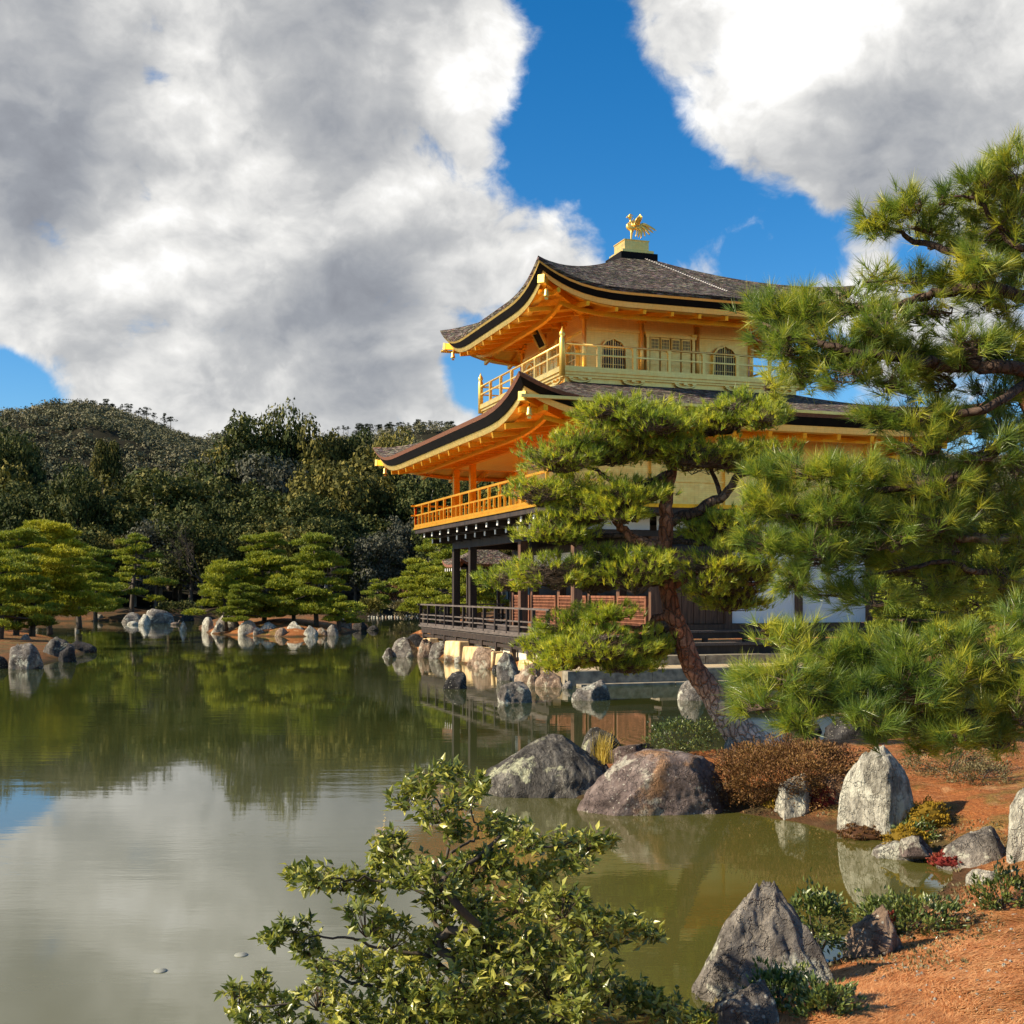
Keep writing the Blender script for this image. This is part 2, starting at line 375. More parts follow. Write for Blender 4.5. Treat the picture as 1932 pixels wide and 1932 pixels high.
m_leaf('pine_far_yellow', (0.14, 0.17, 0.015), (0.34, 0.34, 0.02), (0.56, 0.50, 0.035), 0.6, 0.2, 0.3, 0.3)
m_leaf('tree_dark', (0.014, 0.024, 0.008), (0.052, 0.070, 0.018), (0.19, 0.175, 0.05), 0.7, 0.12, 0.12, 0.10)
m_leaf('tree_olive', (0.028, 0.034, 0.010), (0.105, 0.10, 0.022), (0.29, 0.24, 0.055), 0.7, 0.12, 0.12, 0.10)
m_leaf('tree_brown', (0.05, 0.042, 0.028), (0.10, 0.082, 0.05), (0.16, 0.125, 0.08), 0.8, 0.1, 0.2, 0.10)
m_leaf('tree_grey', (0.045, 0.052, 0.034), (0.08, 0.085, 0.055), (0.15, 0.14, 0.10), 0.7, 0.1, 0.2, 0.10)
m_leaf('hill_leaf', (0.08, 0.09, 0.05), (0.15, 0.145, 0.08), (0.225, 0.195, 0.12), 0.9, 0.05, 0.1, 0.02)  # winter wood tones, paled so the leaf colour stands in for haze
m_leaf('hill_pine', (0.02, 0.03, 0.016), (0.035, 0.046, 0.024), (0.06, 0.07, 0.035), 0.9, 0.05, 0.1, 0.02)
m_leaf('camellia_leaf', (0.04, 0.07, 0.018), (0.20, 0.23, 0.042), (0.56, 0.52, 0.11), 0.33, 0.32, 0.6, 2.2)
m_leaf('bush_leaf', (0.03, 0.055, 0.016), (0.085, 0.125, 0.028), (0.24, 0.26, 0.06), 0.34, 0.2, 0.55, 2.2)
m_leaf('bush_brown', (0.06, 0.025, 0.010), (0.17, 0.08, 0.028), (0.28, 0.16, 0.045), 0.6, 0.15, 0.3, 2.2)
m_leaf('bush_olive', (0.05, 0.045, 0.018), (0.13, 0.11, 0.04), (0.26, 0.21, 0.10), 0.5, 0.15, 0.4, 2.2)
m_leaf('moss_gold', (0.14, 0.09, 0.012), (0.32, 0.20, 0.02), (0.46, 0.32, 0.04), 0.85, 0.1, 0.1, 5)
m_leaf('moss_red', (0.14, 0.02, 0.018), (0.26, 0.045, 0.035), (0.34, 0.10, 0.05), 0.85, 0.1, 0.1, 5)
m_leaf('grass_gold', (0.25, 0.20, 0.03), (0.50, 0.36, 0.05), (0.62, 0.46, 0.12), 0.5, 0.25, 0.3, 3)
m_leaf('litter_needle', (0.28, 0.09, 0.026), (0.56, 0.22, 0.07), (0.78, 0.44, 0.19), 0.6, 0.1, 0.3, 3)

def m_pinebark(name, c0, c1, c2, sc_=9.0, tint2=None):
    m, w = newmat(name); p = obj_c(w)
    pw = w.vmath('ADD', p, w.vmath('SCALE', w.noise(p, 4, 4, 0.6, 0, 1), scale=0.12))
    vo = w.n('ShaderNodeTexVoronoi', i_Scale=sc_, feature='DISTANCE_TO_EDGE'); w.t.links.new(w.vmath('MULTIPLY', pw, (1, 1, 0.45)), vo.inputs['Vector'])
    n = w.noise(p, 2.5, 7, 0.65); n2 = w.noise(p, 22, 6, 0.65)
    c = w.ramp(n, [(0.35, c0), (0.55, c1), (0.7, c2)])
    c = w.mix(0.6, c, w.ramp(n2, [(0.3, (0.45, 0.42, 0.4)), (0.7, (1.25, 1.22, 1.2))]), 'MULTIPLY')
    if tint2:
        zz = w.n('ShaderNodeSeparateXYZ'); w.t.links.new(p, zz.inputs[0])
        f2 = w.maprange(w.math('ADD', zz.outputs[2], w.math('MULTIPLY', n, 0.9)), 0.55, 1.5, 1.0, 0.0, True)
        c = w.mix(f2, c, w.mix(0.6, w.ramp(n, [(0.35, tint2[0]), (0.68, tint2[1])]), w.ramp(n2, [(0.3, (0.45, 0.42, 0.4)), (0.7, (1.25, 1.22, 1.2))]), 'MULTIPLY'))
    c = w.mix(w.maprange(vo.outputs['Distance'], 0.0, 0.055, 0.7, 0, True), c, (0.05, 0.034, 0.024))
    h = w.math('ADD', w.maprange(vo.outputs['Distance'], 0, 0.16, 0, 1, True), w.math('MULTIPLY', n2, 0.35))
    finish(w, c, 0.85, 0, h, 1.0, 0.03, 0.2)
m_pinebark('pine_bark_grey', (0.20, 0.13, 0.085), (0.36, 0.27, 0.19), (0.50, 0.40, 0.29), 8)
m_pinebark('pine_bark_red', (0.16, 0.06, 0.03), (0.34, 0.15, 0.08), (0.50, 0.30, 0.19), 15)
m_pinebark('pine_bark_trunk', (0.14, 0.055, 0.03), (0.36, 0.15, 0.075), (0.52, 0.33, 0.21), 14, ((0.44, 0.34, 0.24), (0.84, 0.72, 0.55)))
m_pinebark('pine_bark_dark', (0.04, 0.026, 0.018), (0.10, 0.065, 0.045), (0.26, 0.18, 0.12), 14)
simple('bark_pale', (0.16, 0.14, 0.11), (0.46, 0.42, 0.34), 6, 0.85, stretch=(1, 1, 0.3))
simple('bark_dark', (0.035, 0.028, 0.02), (0.11, 0.085, 0.06), 6, 0.85, stretch=(1, 1, 0.3))
simple('twig', (0.05, 0.032, 0.02), (0.13, 0.085, 0.05), 20, 0.8)

def m_ground():
    m, w = newmat('needle_ground'); p = pos_c(w)
    n = w.noise(p, 1.4, 8, 0.62); n2 = w.noise(p, 9, 7, 0.65); n3 = w.noise(w.vmath('MULTIPLY', p, (60, 11, 30)), 1.0, 4, 0.7, 1.5); n5 = w.noise(p, 0.55, 5, 0.6)
    c = w.ramp(n3, [(0.3, (0.14, 0.045, 0.016)), (0.5, (0.34, 0.12, 0.035)), (0.7, (0.52, 0.22, 0.075))])
    c = w.mix(w.maprange(n2, 0.35, 0.65, 0.0, 0.5), c, (0.24, 0.085, 0.028))
    c = w.mix(w.maprange(n, 0.49, 0.60, 0, 0.85, True), c, w.ramp(n2, [(0.35, (0.075, 0.06, 0.018)), (0.65, (0.24, 0.18, 0.045))]))
    c = w.mix(w.maprange(n5, 0.54, 0.68, 0, 0.75, True), c, w.mix(w.maprange(n2, 0.4, 0.6), (0.085, 0.05, 0.022), (0.17, 0.11, 0.04)))
    c = w.mix(w.math('MULTIPLY', w.maprange(w.noise(p, 3.2, 6, 0.6), 0.55, 0.68, 0, 0.6, True), 1.0), c, (0.60, 0.36, 0.17))
    z = w.n('ShaderNodeSeparateXYZ'); w.t.links.new(p, z.inputs[0])
    c = w.mix(w.maprange(z.outputs[2], 0.02, 0.12, 0.85, 0, True), c, (0.035, 0.026, 0.014))
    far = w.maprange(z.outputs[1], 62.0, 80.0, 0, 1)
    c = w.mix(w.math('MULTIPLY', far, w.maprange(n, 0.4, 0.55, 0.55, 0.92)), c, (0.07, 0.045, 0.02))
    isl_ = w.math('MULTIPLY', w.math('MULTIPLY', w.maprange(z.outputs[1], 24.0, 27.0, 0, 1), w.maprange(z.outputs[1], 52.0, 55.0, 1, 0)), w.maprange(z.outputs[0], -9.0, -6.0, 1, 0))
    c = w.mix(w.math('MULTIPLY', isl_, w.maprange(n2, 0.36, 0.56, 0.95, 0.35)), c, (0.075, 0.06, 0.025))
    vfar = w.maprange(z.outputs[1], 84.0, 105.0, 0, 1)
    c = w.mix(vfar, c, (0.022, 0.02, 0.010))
    finish(w, c, 0.95, 0, w.math('ADD', n3, w.math('MULTIPLY', n2, 1.5)), 0.7, 0.03, 0.15)
m_ground()

def m_water():
    m, w = newmat('pond_water'); p = pos_c(w)
    n = w.noise(w.vmath('MULTIPLY', p, (1, 1, 1)), 0.35, 4, 0.5); z = w.n('ShaderNodeSeparateXYZ'); w.t.links.new(p, z.inputs[0])
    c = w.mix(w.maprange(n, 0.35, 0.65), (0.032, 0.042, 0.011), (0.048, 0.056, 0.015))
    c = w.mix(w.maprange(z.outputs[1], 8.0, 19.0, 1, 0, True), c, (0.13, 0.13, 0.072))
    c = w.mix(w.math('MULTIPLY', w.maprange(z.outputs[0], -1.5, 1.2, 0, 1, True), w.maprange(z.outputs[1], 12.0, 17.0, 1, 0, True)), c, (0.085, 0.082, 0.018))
    r1 = w.noise(w.vmath('MULTIPLY', p, (0.55, 2.4, 1)), 1.7, 3, 0.5); r2 = w.noise(w.vmath('MULTIPLY', p, (1, 2.4, 1)), 9.0, 3, 0.5)
    gust = w.maprange(w.noise(p, 0.13, 4, 0.55), 0.44, 0.62, 0.14, 1.0, True)
    calm = w.maprange(z.outputs[0], -1.0, 2.5, 1.0, 0.22)
    h = w.math('MULTIPLY', w.math('ADD', w.math('MULTIPLY', r1, 0.75), w.math('MULTIPLY', w.math('MULTIPLY', r2, 0.22), w.maprange(z.outputs[1], 10.0, 26.0, 1.0, 0.15))), w.math('MULTIPLY', gust, calm))
    b = w.n('ShaderNodeBump', i_Strength=0.24, i_Distance=0.022); w.t.links.new(h, b.inputs['Height'])
    pr = w.n('ShaderNodeBsdfPrincipled', i_Roughness=0.018, i_IOR=1.7); w.t.links.new(c, pr.inputs['Base Color']); w.t.links.new(b.outputs[0], pr.inputs['Normal'])
    o = w.n('ShaderNodeOutputMaterial'); w.t.links.new(pr.outputs[0], o.inputs[0])
m_water()
M = MAT

# ------------------------------------------------------------------ the terrain and the pond
TH = math.radians(18.7); ca, sa = math.cos(TH), math.sin(TH)
CORNER = (1.68, 31.7)
def LW(s, t): return (CORNER[0] + s * ca - t * sa, CORNER[1] + s * sa + t * ca)
def g2(*uv): return [tuple(G(u, v)[:2]) for u, v in uv]

POLY = []   # (points, plateau height, rise width)
near = [(-14, 3.2), (-4, 4.4), (-0.8, 5.0), (0.55, 5.7)] + g2((1300, 1925), (1330, 1888), (1480, 1850), (1600, 1800), (1660, 1752), (1760, 1700), (1800, 1655),
        (1770, 1612), (1700, 1592), (1600, 1578), (1500, 1552), (1390, 1532), (1250, 1527), (1100, 1507), (930, 1492)) + \
        [(-0.30, 14.1), (0.5, 14.9), (1.4, 15.5), (2.4, 16.2), (3.4, 16.9), (4.6, 17.4), (6.5, 18.3), (8, 20.5), (9.5, 24), (14, 27), (40, 30), (40, -6), (-14, -6)]
POLY.append((near, 0.36, 1.3))
plat = [LW(-1.35, -2.9), LW(-1.35, 12.0), LW(-1.7, 13.1), LW(1.0, 13.6), LW(1.0, 19), LW(8, 22), LW(30, 40), LW(60, 40), LW(60, -2.9)]
POLY.append((plat, 0.30, 0.25))
isl = g2((383, 1192), (398, 1196), (470, 1200), (560, 1202), (640, 1199), (680, 1190), (700, 1180), (640, 1170), (500, 1166), (400, 1171), (372, 1182))
POLY.append((isl, 0.85, 2.2))
left = g2((-500, 1262), (0, 1262), (60, 1256), (130, 1243), (178, 1228), (150, 1218), (100, 1204), (0, 1200), (-500, 1200))
POLY.append((left, 0.4, 1.0))
leftp = g2((-900, 1203), (-60, 1201), (30, 1195), (60, 1190), (40, 1185), (-60, 1180), (-900, 1178))
POLY.append((leftp, 0.6, 1.0))
far = g2((-1200, 1172), (60, 1172), (140, 1172), (230, 1173), (330, 1171), (420, 1168), (560, 1167), (690, 1166), (740, 1163), (810, 1162), (870, 1161)) + \
      [LW(3, 30), LW(8, 22), LW(30, 40), LW(60, 60), (3000, 300), (3000, 3500), (-3000, 3500), (-3000, 100)]
POLY.append((far, 0.55, 1.2))

def sdf(px, py, poly):
    pts = np.array(poly); n = len(pts); d = np.full(px.shape, 1e18); ins = np.zeros(px.shape, bool)
    for i in range(n):
        ax, ay = pts[i]; bx, by = pts[(i + 1) % n]; ex, ey = bx - ax, by - ay; wx, wy = px - ax, py - ay
        t = np.clip((wx * ex + wy * ey) / (ex * ex + ey * ey + 1e-12), 0, 1)
        d = np.minimum(d, (wx - ex * t) ** 2 + (wy - ey * t) ** 2)
        c = ((ay > py) != (by > py)); xx = ax + (py - ay) / (by - ay + 1e-12) * ex
        ins ^= c & (px < xx)
    d = np.sqrt(d); return np.where(ins, d, -d)

def height(px, py):
    px = np.asarray(px, float); py = np.asarray(py, float); h = np.full(px.shape, -1.3)
    p3 = np.stack([px, py, np.zeros_like(px)], -1).reshape(-1, 3)
    nz = fbm(p3 * 0.9, 4, 3).reshape(px.shape); nf = fbm(p3 * 5.0, 3, 9).reshape(px.shape)
    jit = nz * 0.25
    for i, (poly, hm, wd) in enumerate(POLY):
        d = sdf(px, py, poly) + (jit * (0.5 if i < 2 else 1.5) if i != 1 else 0)
        up = hm * (1 - np.exp(-np.maximum(d, 0) / wd)); dn = np.maximum(d, -2.0) * 0.7
        hi = np.where(d > 0, up + 0.01, dn)
        if i == 0:
            hi = np.where(d > 0, hi + 0.07 * np.clip(px - 2.9, 0, 5) * np.clip(d / 2.0, 0, 1) * np.clip((13 - py) / 3, 0, 1)
                          + nz * 0.10 * np.clip(d, 0, 1) + nf * 0.022, hi)
            hi = hi - 0.2 * np.clip((1.0 - px) / 1.0, 0, 1) * np.clip(d, 0, 1) * np.clip((7.5 - py), 0, 1)
        if i == 5:
            r = np.clip(py - 112, 0, 70)
            hi = np.where(d > 0, hi + r * 0.115 + nz * 0.5 * np.clip(d / 5, 0, 1), hi)
        h = np.maximum(h, hi)
    return h
def gh(x, y): return float(height(np.array([x]), np.array([y]))[0])

def axis(segs):
    out = []
    for a, b, st in segs: out += list(np.arange(a, b, st))
    out.append(segs[-1][1]); return np.array(out)
gx = axis([(-3000, -600, 400), (-600, -80, 40), (-80, -34, 4), (-34, -3, 0.6), (-3, 0.6, 0.2), (0.6, 7.2, 0.055), (7.2, 20, 0.8), (20, 80, 6), (80, 600, 40), (600, 3000, 400)])
gy = axis([(-8, 3.6, 1.2), (3.6, 4.6, 0.2), (4.6, 15.5, 0.07), (15.5, 22, 0.3), (22, 70, 0.7), (70, 125, 1.2), (125, 200, 6), (200, 600, 50), (600, 3500, 400)])
XX, YY = np.meshgrid(gx, gy)
ZZ = height(XX, YY)
nx, ny = len(gx), len(gy)
idx = np.arange(nx * ny).reshape(ny, nx)
quads = np.stack([idx[:-1, :-1], idx[:-1, 1:], idx[1:, 1:], idx[1:, :-1]], -1).reshape(-1, 4)
g = np_mesh('ground', np.stack([XX, YY, ZZ], -1).reshape(-1, 3), quads, M['needle_ground'], smooth=True); tag(g, kind='structure')
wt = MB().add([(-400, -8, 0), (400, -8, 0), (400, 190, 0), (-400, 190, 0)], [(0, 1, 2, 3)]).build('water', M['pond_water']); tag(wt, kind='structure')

# ------------------------------------------------------------------ rocks
_ico = {}
def ico(sub):
    if sub not in _ico:
        bm = bmesh.new(); bmesh.ops.create_icosphere(bm, subdivisions=sub, radius=1.0)
        _ico[sub] = (np.array([v.co[:] for v in bm.verts]), np.array([[v.index for v in f.verts] for f in bm.faces])); bm.free()
    return _ico[sub]

def rock(label, c, size, mat, seed, sub=4, peak=0.0, lean=(0, 0), planes=9, rough=0.10, rz=0.0, group=None, parent=None, name='rock', skew=0.0, cat='rock', cut=0.76, pw=2.6, box=3.4):
    """c = centre of the base, size = full width, depth, height over the base"""
    r = np.random.default_rng(seed); V, Fc = ico(sub); V = V.copy()
    rq = np.linalg.qr(r.normal(size=(3, 3)) * 0.28 + np.eye(3))[0]; V = V @ rq; V /= (np.abs(V) ** box).sum(1, keepdims=True) ** (1 / box); V = V @ rq.T
    for k in range(planes):
        n = unit(r.normal(size=3)[None])[0]
        if k % 3 == 0: n[2] *= 0.3; n /= np.linalg.norm(n)
        dd = r.uniform(cut - 0.12, cut + 0.2); pr = V @ n; V -= np.maximum(0, pr - dd)[:, None] * n[None]
    V[:, 0] /= np.abs(V[:, 0]).max(); V[:, 1] /= np.abs(V[:, 1]).max(); V[:, 2] /= V[:, 2].max()
    nn = unit(V); q = V * 1.7 + r.uniform(0, 50)
    ridg = 1 - np.abs(fbm(q * 1.3, 4, seed)) * 2
    V += nn * ((fbm(q, 5, seed) * rough * 1.4) + (ridg - 0.5) * rough * 0.6 + fbm(q * np.array([5, 5, 2.0]), 3, seed + 5) * rough * 0.6 - np.maximum(0, 0.10 - np.abs(fbm(q * np.array([1.6, 1.6, 0.9]), 3, seed + 9))) * rough * 4 * np.clip(1.1 - np.abs(V[:, 2]), 0.1, 1))[:, None]
    zz = np.clip(V[:, 2], -1, 1.1); k = 1 - peak * np.clip(zz, 0.0, 1.02) ** pw
    V[:, 0] = V[:, 0] * k + lean[0] * zz; V[:, 1] = V[:, 1] * k + lean[1] * zz
    if skew: V[:, 2] += skew * V[:, 0] * np.clip(V[:, 2], 0, 1)
    V[:, 2] *= 1.0 / V[:, 2].max()
    lowb = V[:, 2] < 0.25; x0, x1 = V[lowb, 0].min(), V[lowb, 0].max(); V[:, 0] = (V[:, 0] - (x0 + x1) / 2) * 2 / (x1 - x0)
    low = V[:, 2] < 0; V[low, 2] *= 0.45
    V = V * np.array([size[0] / 2, size[1] / 2, size[2]])
    o = np_mesh(name, V, Fc, M[mat], parent, smooth=sub < 4 and False or True)
    o.location = c; o.rotation_euler = (0, 0, rz)
    tag(o, label, cat, group); return o

def rock_px(u0, u1, vt, vb, mat, label, seed, zb=0.0, dep=0.8, **kw):
    y0 = F * (CH - zb) / (vb - HY); w0 = (u1 - u0) / F * y0; yc = y0 + w0 * dep * 0.42
    wd = (u1 - u0) / F * yc; top = CH + (HY - vt) / F * yc
    return rock(label, ((0.5 * (u0 + u1) - CX) / F * yc, yc, zb - 0.02), (wd, wd * dep, top - zb + 0.02), mat, seed, **kw)

NR = 'boulders along the near shore'
rock_px(1300, 1580, 1660, 1905, 'rock_grey', 'tall pointed pyramid-shaped grey boulder at the near water edge', 3, dep=0.7, sub=6, peak=0.72, pw=1.2, lean=(-0.05, 0), planes=14, rough=0.13, box=3.2, cut=0.76, group=NR)
rock_px(1350, 1485, 1850, 2000, 'rock_grey', 'low grey stone at the foot of the pyramid-shaped boulder', 12, zb=0.05, sub=5, peak=0.2, group=NR)
rock_px(886, 1165, 1384, 1506, 'rock_lichen', 'dark boulder crusted with yellow-green lichen at the tip of the near spit', 5, dep=0.7, sub=6, peak=0.5, pw=1.4, box=2.2, planes=10, rough=0.09, lean=(0.06, 0), group=NR)
rock_px(1086, 1388, 1414, 1541, 'rock_mauve', 'broad rounded purplish brown boulder lying in the inlet', 8, dep=0.65, sub=6, peak=0.12, planes=8, rough=0.06, box=2.3, group=NR)
rock_px(1582, 1732, 1404, 1582, 'rock_pale', 'big upright cream-white boulder between brown shrub and golden moss', 26, dep=0.8, sub=6, peak=0.28, pw=2.6, planes=9, rough=0.08, box=2.7, group=NR)
rock_px(1455, 1542, 1457, 1547, 'rock_pale', 'small pale yellowish stone between brown shrub and red moss', 24, sub=5, peak=0.15, planes=11, rough=0.10, group=NR)
rock_px(1545, 1602, 1460, 1508, 'rock_mauve', 'small smooth grey-brown stone left of the big cream boulder', 28, zb=0.18, sub=4, peak=0.25, group=NR)
rock_px(1764, 1912, 1558, 1648, 'rock_grey', 'pointed grey boulder with reddish moss foot at the right bank', 31, dep=0.8, sub=5, peak=0.45, pw=1.3, lean=(0.15, 0), group=NR)
rock_px(1896, 1990, 1478, 1640, 'rock_pale', 'cream upright boulder cut off by the right picture edge', 36, zb=0.1, sub=5, peak=0.2, group=NR)
rock_px(1596, 1706, 1708, 1814, 'rock_tan', 'brown slanting stone beside pale leafy bush on the near bank', 41, zb=0.05, sub=5, peak=0.45, lean=(0.25, 0), group=NR)
rock_px(1822, 1884, 1638, 1666, 'rock_pale', 'small flat white stone below the pointed grey boulder', 44, zb=0.1, sub=4, group=NR)
rock_px(1640, 1735, 1585, 1618, 'rock_grey', 'small bluish stone half under golden moss by the cream boulder', 47, zb=0.02, sub=4, group=NR)
rock_px(1700, 1760, 1576, 1606, 'rock_mauve', 'small brown stone right of golden moss on the inlet shore', 49, zb=0.1, sub=4, group=NR)
rock_px(1092, 1172, 1372, 1440, 'rock_lichen', 'pale lichened stone behind the golden grass tuft', 51, zb=0.15, sub=4, peak=0.3, group=NR)
rock_px(1150, 1245, 1402, 1440, 'rock_mauve', 'flat grey stone between golden grass and round green bush', 52, zb=0.2, sub=4, group=NR)
rock_px(1366, 1412, 1376, 1428, 'rock_pale', 'small cream stone at the foot of the leaning pine', 55, zb=0.2, sub=4, group=NR)
rock_px(1556, 1690, 1348, 1398, 'rock_dark', 'smooth black boulder behind the orange needle ground', 57, zb=0.05, sub=4, group=NR)
rock_px(1480, 1550, 1360, 1396, 'rock_dark', 'small dark stone under the low pine bough, left of black boulder', 58, zb=0.02, sub=4, group=NR)
WR = 'rocks standing in the water before the pavilion'
rock_px(836, 882, 1266, 1300, 'rock_dark', 'dark lump of rock in the water off the foundation', 61, sub=4, group=WR)
rock_px(934, 1010, 1286, 1327, 'rock_grey', 'flat-topped rock in the water with pale crown and dark side', 63, sub=5, planes=12, group=WR)
rock_px(1076, 1152, 1282, 1322, 'rock_grey', 'blocky streaked grey rock in the water in front of the stone terrace', 66, sub=5, planes=12, rough=0.12, group=WR)
rock_px(1276, 1336, 1279, 1322, 'rock_grey', 'upright grey rock in the water left of the leaning pine trunk', 69, sub=4, peak=0.25, group=WR)
# foundation boulders along the deck
FB = 'boulders of the pavilion foundation'
for i, (u0, u1, vt, vb, mt) in enumerate([(838, 858, 1236, 1248, 'rock_tan'), (856, 876, 1238, 1251, 'rock_grey'), (880, 900, 1244, 1256, 'rock_tan'), (926, 944, 1254, 1266, 'rock_dark'), (958, 984, 1262, 1282, 'rock_grey'), (992, 1018, 1274, 1291, 'rock_tan'), (1040, 1066, 1278, 1297, 'rock_tan'), (1060, 1082, 1284, 1300, 'rock_grey'), (720, 744, 1222, 1240, 'rock_grey')]):
    rock_px(u0, u1, vt, vb, mt, nth('small low stone at the waterline of the pavilion foundation, counted along the wall'), 300 + i, sub=3, planes=9, rough=0.12, group='small stones along the foundation waterline')
for i, (u0, u1, vt, vb, mt, lb) in enumerate([
        (732, 792, 1199, 1240, 'rock_grey', 'leftmost low grey boulder under the far deck corner'),
        (768, 806, 1188, 1222, 'rock_dark', 'dark boulder directly under the deck corner post'),
        (790, 822, 1198, 1241, 'rock_tan', 'pinkish tan boulder beside the leftmost grey foundation boulder'),
        (812, 848, 1202, 1243, 'rock_grey', 'slanting grey boulder left of the widest cream foundation block'),
        (866, 893, 1214, 1250, 'rock_tan', 'tan boulder between two cream foundation blocks'),
        (893, 944, 1212, 1262, 'rock_tan', 'large brown boulder under the deck posts in mid foundation'),
        (940, 978, 1222, 1284, 'rock_grey', 'tall dark grey boulder ending the cream foundation wall'),
        (972, 1022, 1240, 1290, 'rock_tan', 'rough tan boulder under the low left pine bough'),
        (1012, 1056, 1256, 1296, 'rock_tan', 'low warm brown boulder left of the terrace curb corner')]):
    rock_px(u0 - 3, u1 + 3, vt + (7 if i else 3), vb, mt, lb, 80 + i, sub=4, peak=0.25, planes=11, rough=0.12, group=FB, box=2.8)
# left islet
LI = 'rocks of the left islet'
for i, (u0, u1, vt, vb, mt, lb) in enumerate([
        (14, 80, 1213, 1263, 'rock_grey', 'foremost slanting grey rock of the left islet'),
        (52, 82, 1242, 1262, 'rock_grey', 'small rounded rock at the foot of the foremost left islet rock'),
        (76, 140, 1201, 1244, 'rock_lichen', 'tallest rough lichened rock of the left islet'),
        (108, 150, 1218, 1250, 'rock_dark', 'dark low rock at the right foot of the tallest left islet rock'),
        (125, 184, 1208, 1232, 'rock_dark', 'long flat dark rock at the right end of the left islet'),
        (32, 62, 1196, 1226, 'rock_grey', 'grey rock at the back of the left islet'),
        (-30, 14, 1232, 1262, 'rock_dark', 'dark mossy rock at the left picture edge')]):
    rock_px(u0, u1, vt, vb, mt, lb, 110 + i, sub=4, peak=0.35, planes=10, rough=0.12, group=LI)
MI = 'rocks around the pine island'
for i, (u0, u1, vt, vb, mt, lb) in enumerate([
        (380, 404, 1164, 1192, 'rock_pale', 'yellowish lichened rock at the left end of the pine island'),
        (396, 458, 1159, 1196, 'rock_grey', 'largest rounded grey rock of the pine island'),
        (450, 486, 1170, 1199, 'rock_pale', 'pale pointed rock right of the largest island rock'),
        (488, 524, 1173, 1199, 'rock_pale', 'white jagged rock before the middle of the island mound'),
        (540, 574, 1172, 1200, 'rock_pale', 'white upright rock right of the island mound centre'),
        (612, 640, 1178, 1200, 'rock_grey', 'grey rock at the foot of the right island pine'),
        (632, 664, 1164, 1192, 'rock_grey', 'large grey rock at the right end of the pine island'),
        (664, 694, 1172, 1190, 'rock_dark', 'low dark rock trailing off the right end of the island'),
        (338, 352, 1172, 1191, 'rock_pale', 'small pointed rock alone in the water left of the island'),
        (692, 716, 1180, 1190, 'rock_dark', 'small dark rock awash in the water by the far deck corner'),
        (478, 500, 1183, 1200, 'rock_grey', 'small grey rock left of the white jagged island rock'), (518, 546, 1184, 1201, 'rock_tan', 'low tan rock right of the white jagged island rock'),
        (570, 600, 1180, 1201, 'rock_pale', 'low pale rock right of the white upright island rock'), (596, 618, 1184, 1200, 'rock_tan', 'small tan rock at the right front of the island')]):
    rock_px(u0, u1, vt, vb, mt, lb, 130 + i, sub=3, peak=0.35, planes=9, rough=0.13, group=MI)
FR = 'rocks on the far left shore'
for i, (u0, u1, vt, vb, mt, lb) in enumerate([
        (226, 272, 1155, 1175, 'rock_grey', 'squarish grey rock on the far left shore'),
        (262, 330, 1148, 1176, 'rock_grey', 'broadest grey rock on the far left shore'),
        (262, 284, 1158, 1180, 'rock_pale', 'small white rock before the broadest far shore rock'),
        (240, 262, 1172, 1179, 'rock_pale', 'flat white stone at the waterline of the far left shore'),
        (176, 200, 1158, 1172, 'rock_grey', 'low grey stone on orange far shore ground'),
        (342, 366, 1152, 1172, 'rock_dark', 'dark rock in the shade behind the water right of the far rocks')]):
    rock_px(u0, u1, vt, vb, mt, lb, 150 + i, sub=3, peak=0.2, planes=9, rough=0.12, group=FR)
for k in range(22):
    u = 694 + k * 5.4 + random.uniform(-1, 1); vb = 1165.5 - k * 0.14
    rock_px(u, u + random.uniform(4.2, 5.2), vb - random.uniform(3.0, 4.8), vb, random.choice(['rock_pale', 'rock_tan']),
            nth('pale edging stone from the left in the row along the far bank'), 170 + k, sub=2, planes=7, group='edging stones of the far bank', cat='edging stone', name='edging_stone')

# ------------------------------------------------------------------ the pavilion
pav = empty('golden_pavilion', (CORNER[0], CORNER[1], -0.3), TH)
tag(pav, 'three-storey golden pavilion with two curved bark roofs standing at the pond edge', 'pavilion')
GL, GS, GB, BK, DW, WW = M['gold_leaf'], M['gold_soffit'], M['gold_bright'], M['lacquer_black'], M['dark_wood'], M['weathered_wood']
L_, M_ = 8.9, 11.3

def edge_pts(rect, n, U, wd, z0):
    """closed list of (x, y, z) round the eave, corner uplift U fading over wd metres"""
    x0, y0, x1, y1 = rect; out = []
    for (ax, ay, bx, by) in ((x0, y0, x1, y0), (x1, y0, x1, y1), (x1, y1, x0, y1), (x0, y1, x0, y0)):
        ln = math.hypot(bx - ax, by - ay)
        for k in range(n):
            e = 0.5 - 0.5 * math.cos(math.pi * k / n); dc = min(e, 1 - e) * ln
            out.append((ax + (bx - ax) * e, ay + (by - ay) * e, z0 + U * max(0, 1 - dc / wd) ** 3))
    return out

def inset(rect, o): return (rect[0] + o, rect[1] + o, rect[2] - o, rect[3] - o)
def ring_on(rect, ref, rrect):
    """scale the reference ring onto another rectangle, keeping z"""
    x0, y0, x1, y1 = rrect; a0, b0, a1, b1 = rect
    return [(a0 + (x - x0) / (x1 - x0) * (a1 - a0), b0 + (y - y0) / (y1 - y0) * (b1 - b0), z) for x, y, z in ref]

def strip(mb, A, B):
    n = len(A); mb.add(A + B, [(i, (i + 1) % n, n + (i + 1) % n, n + i) for i in range(n)])

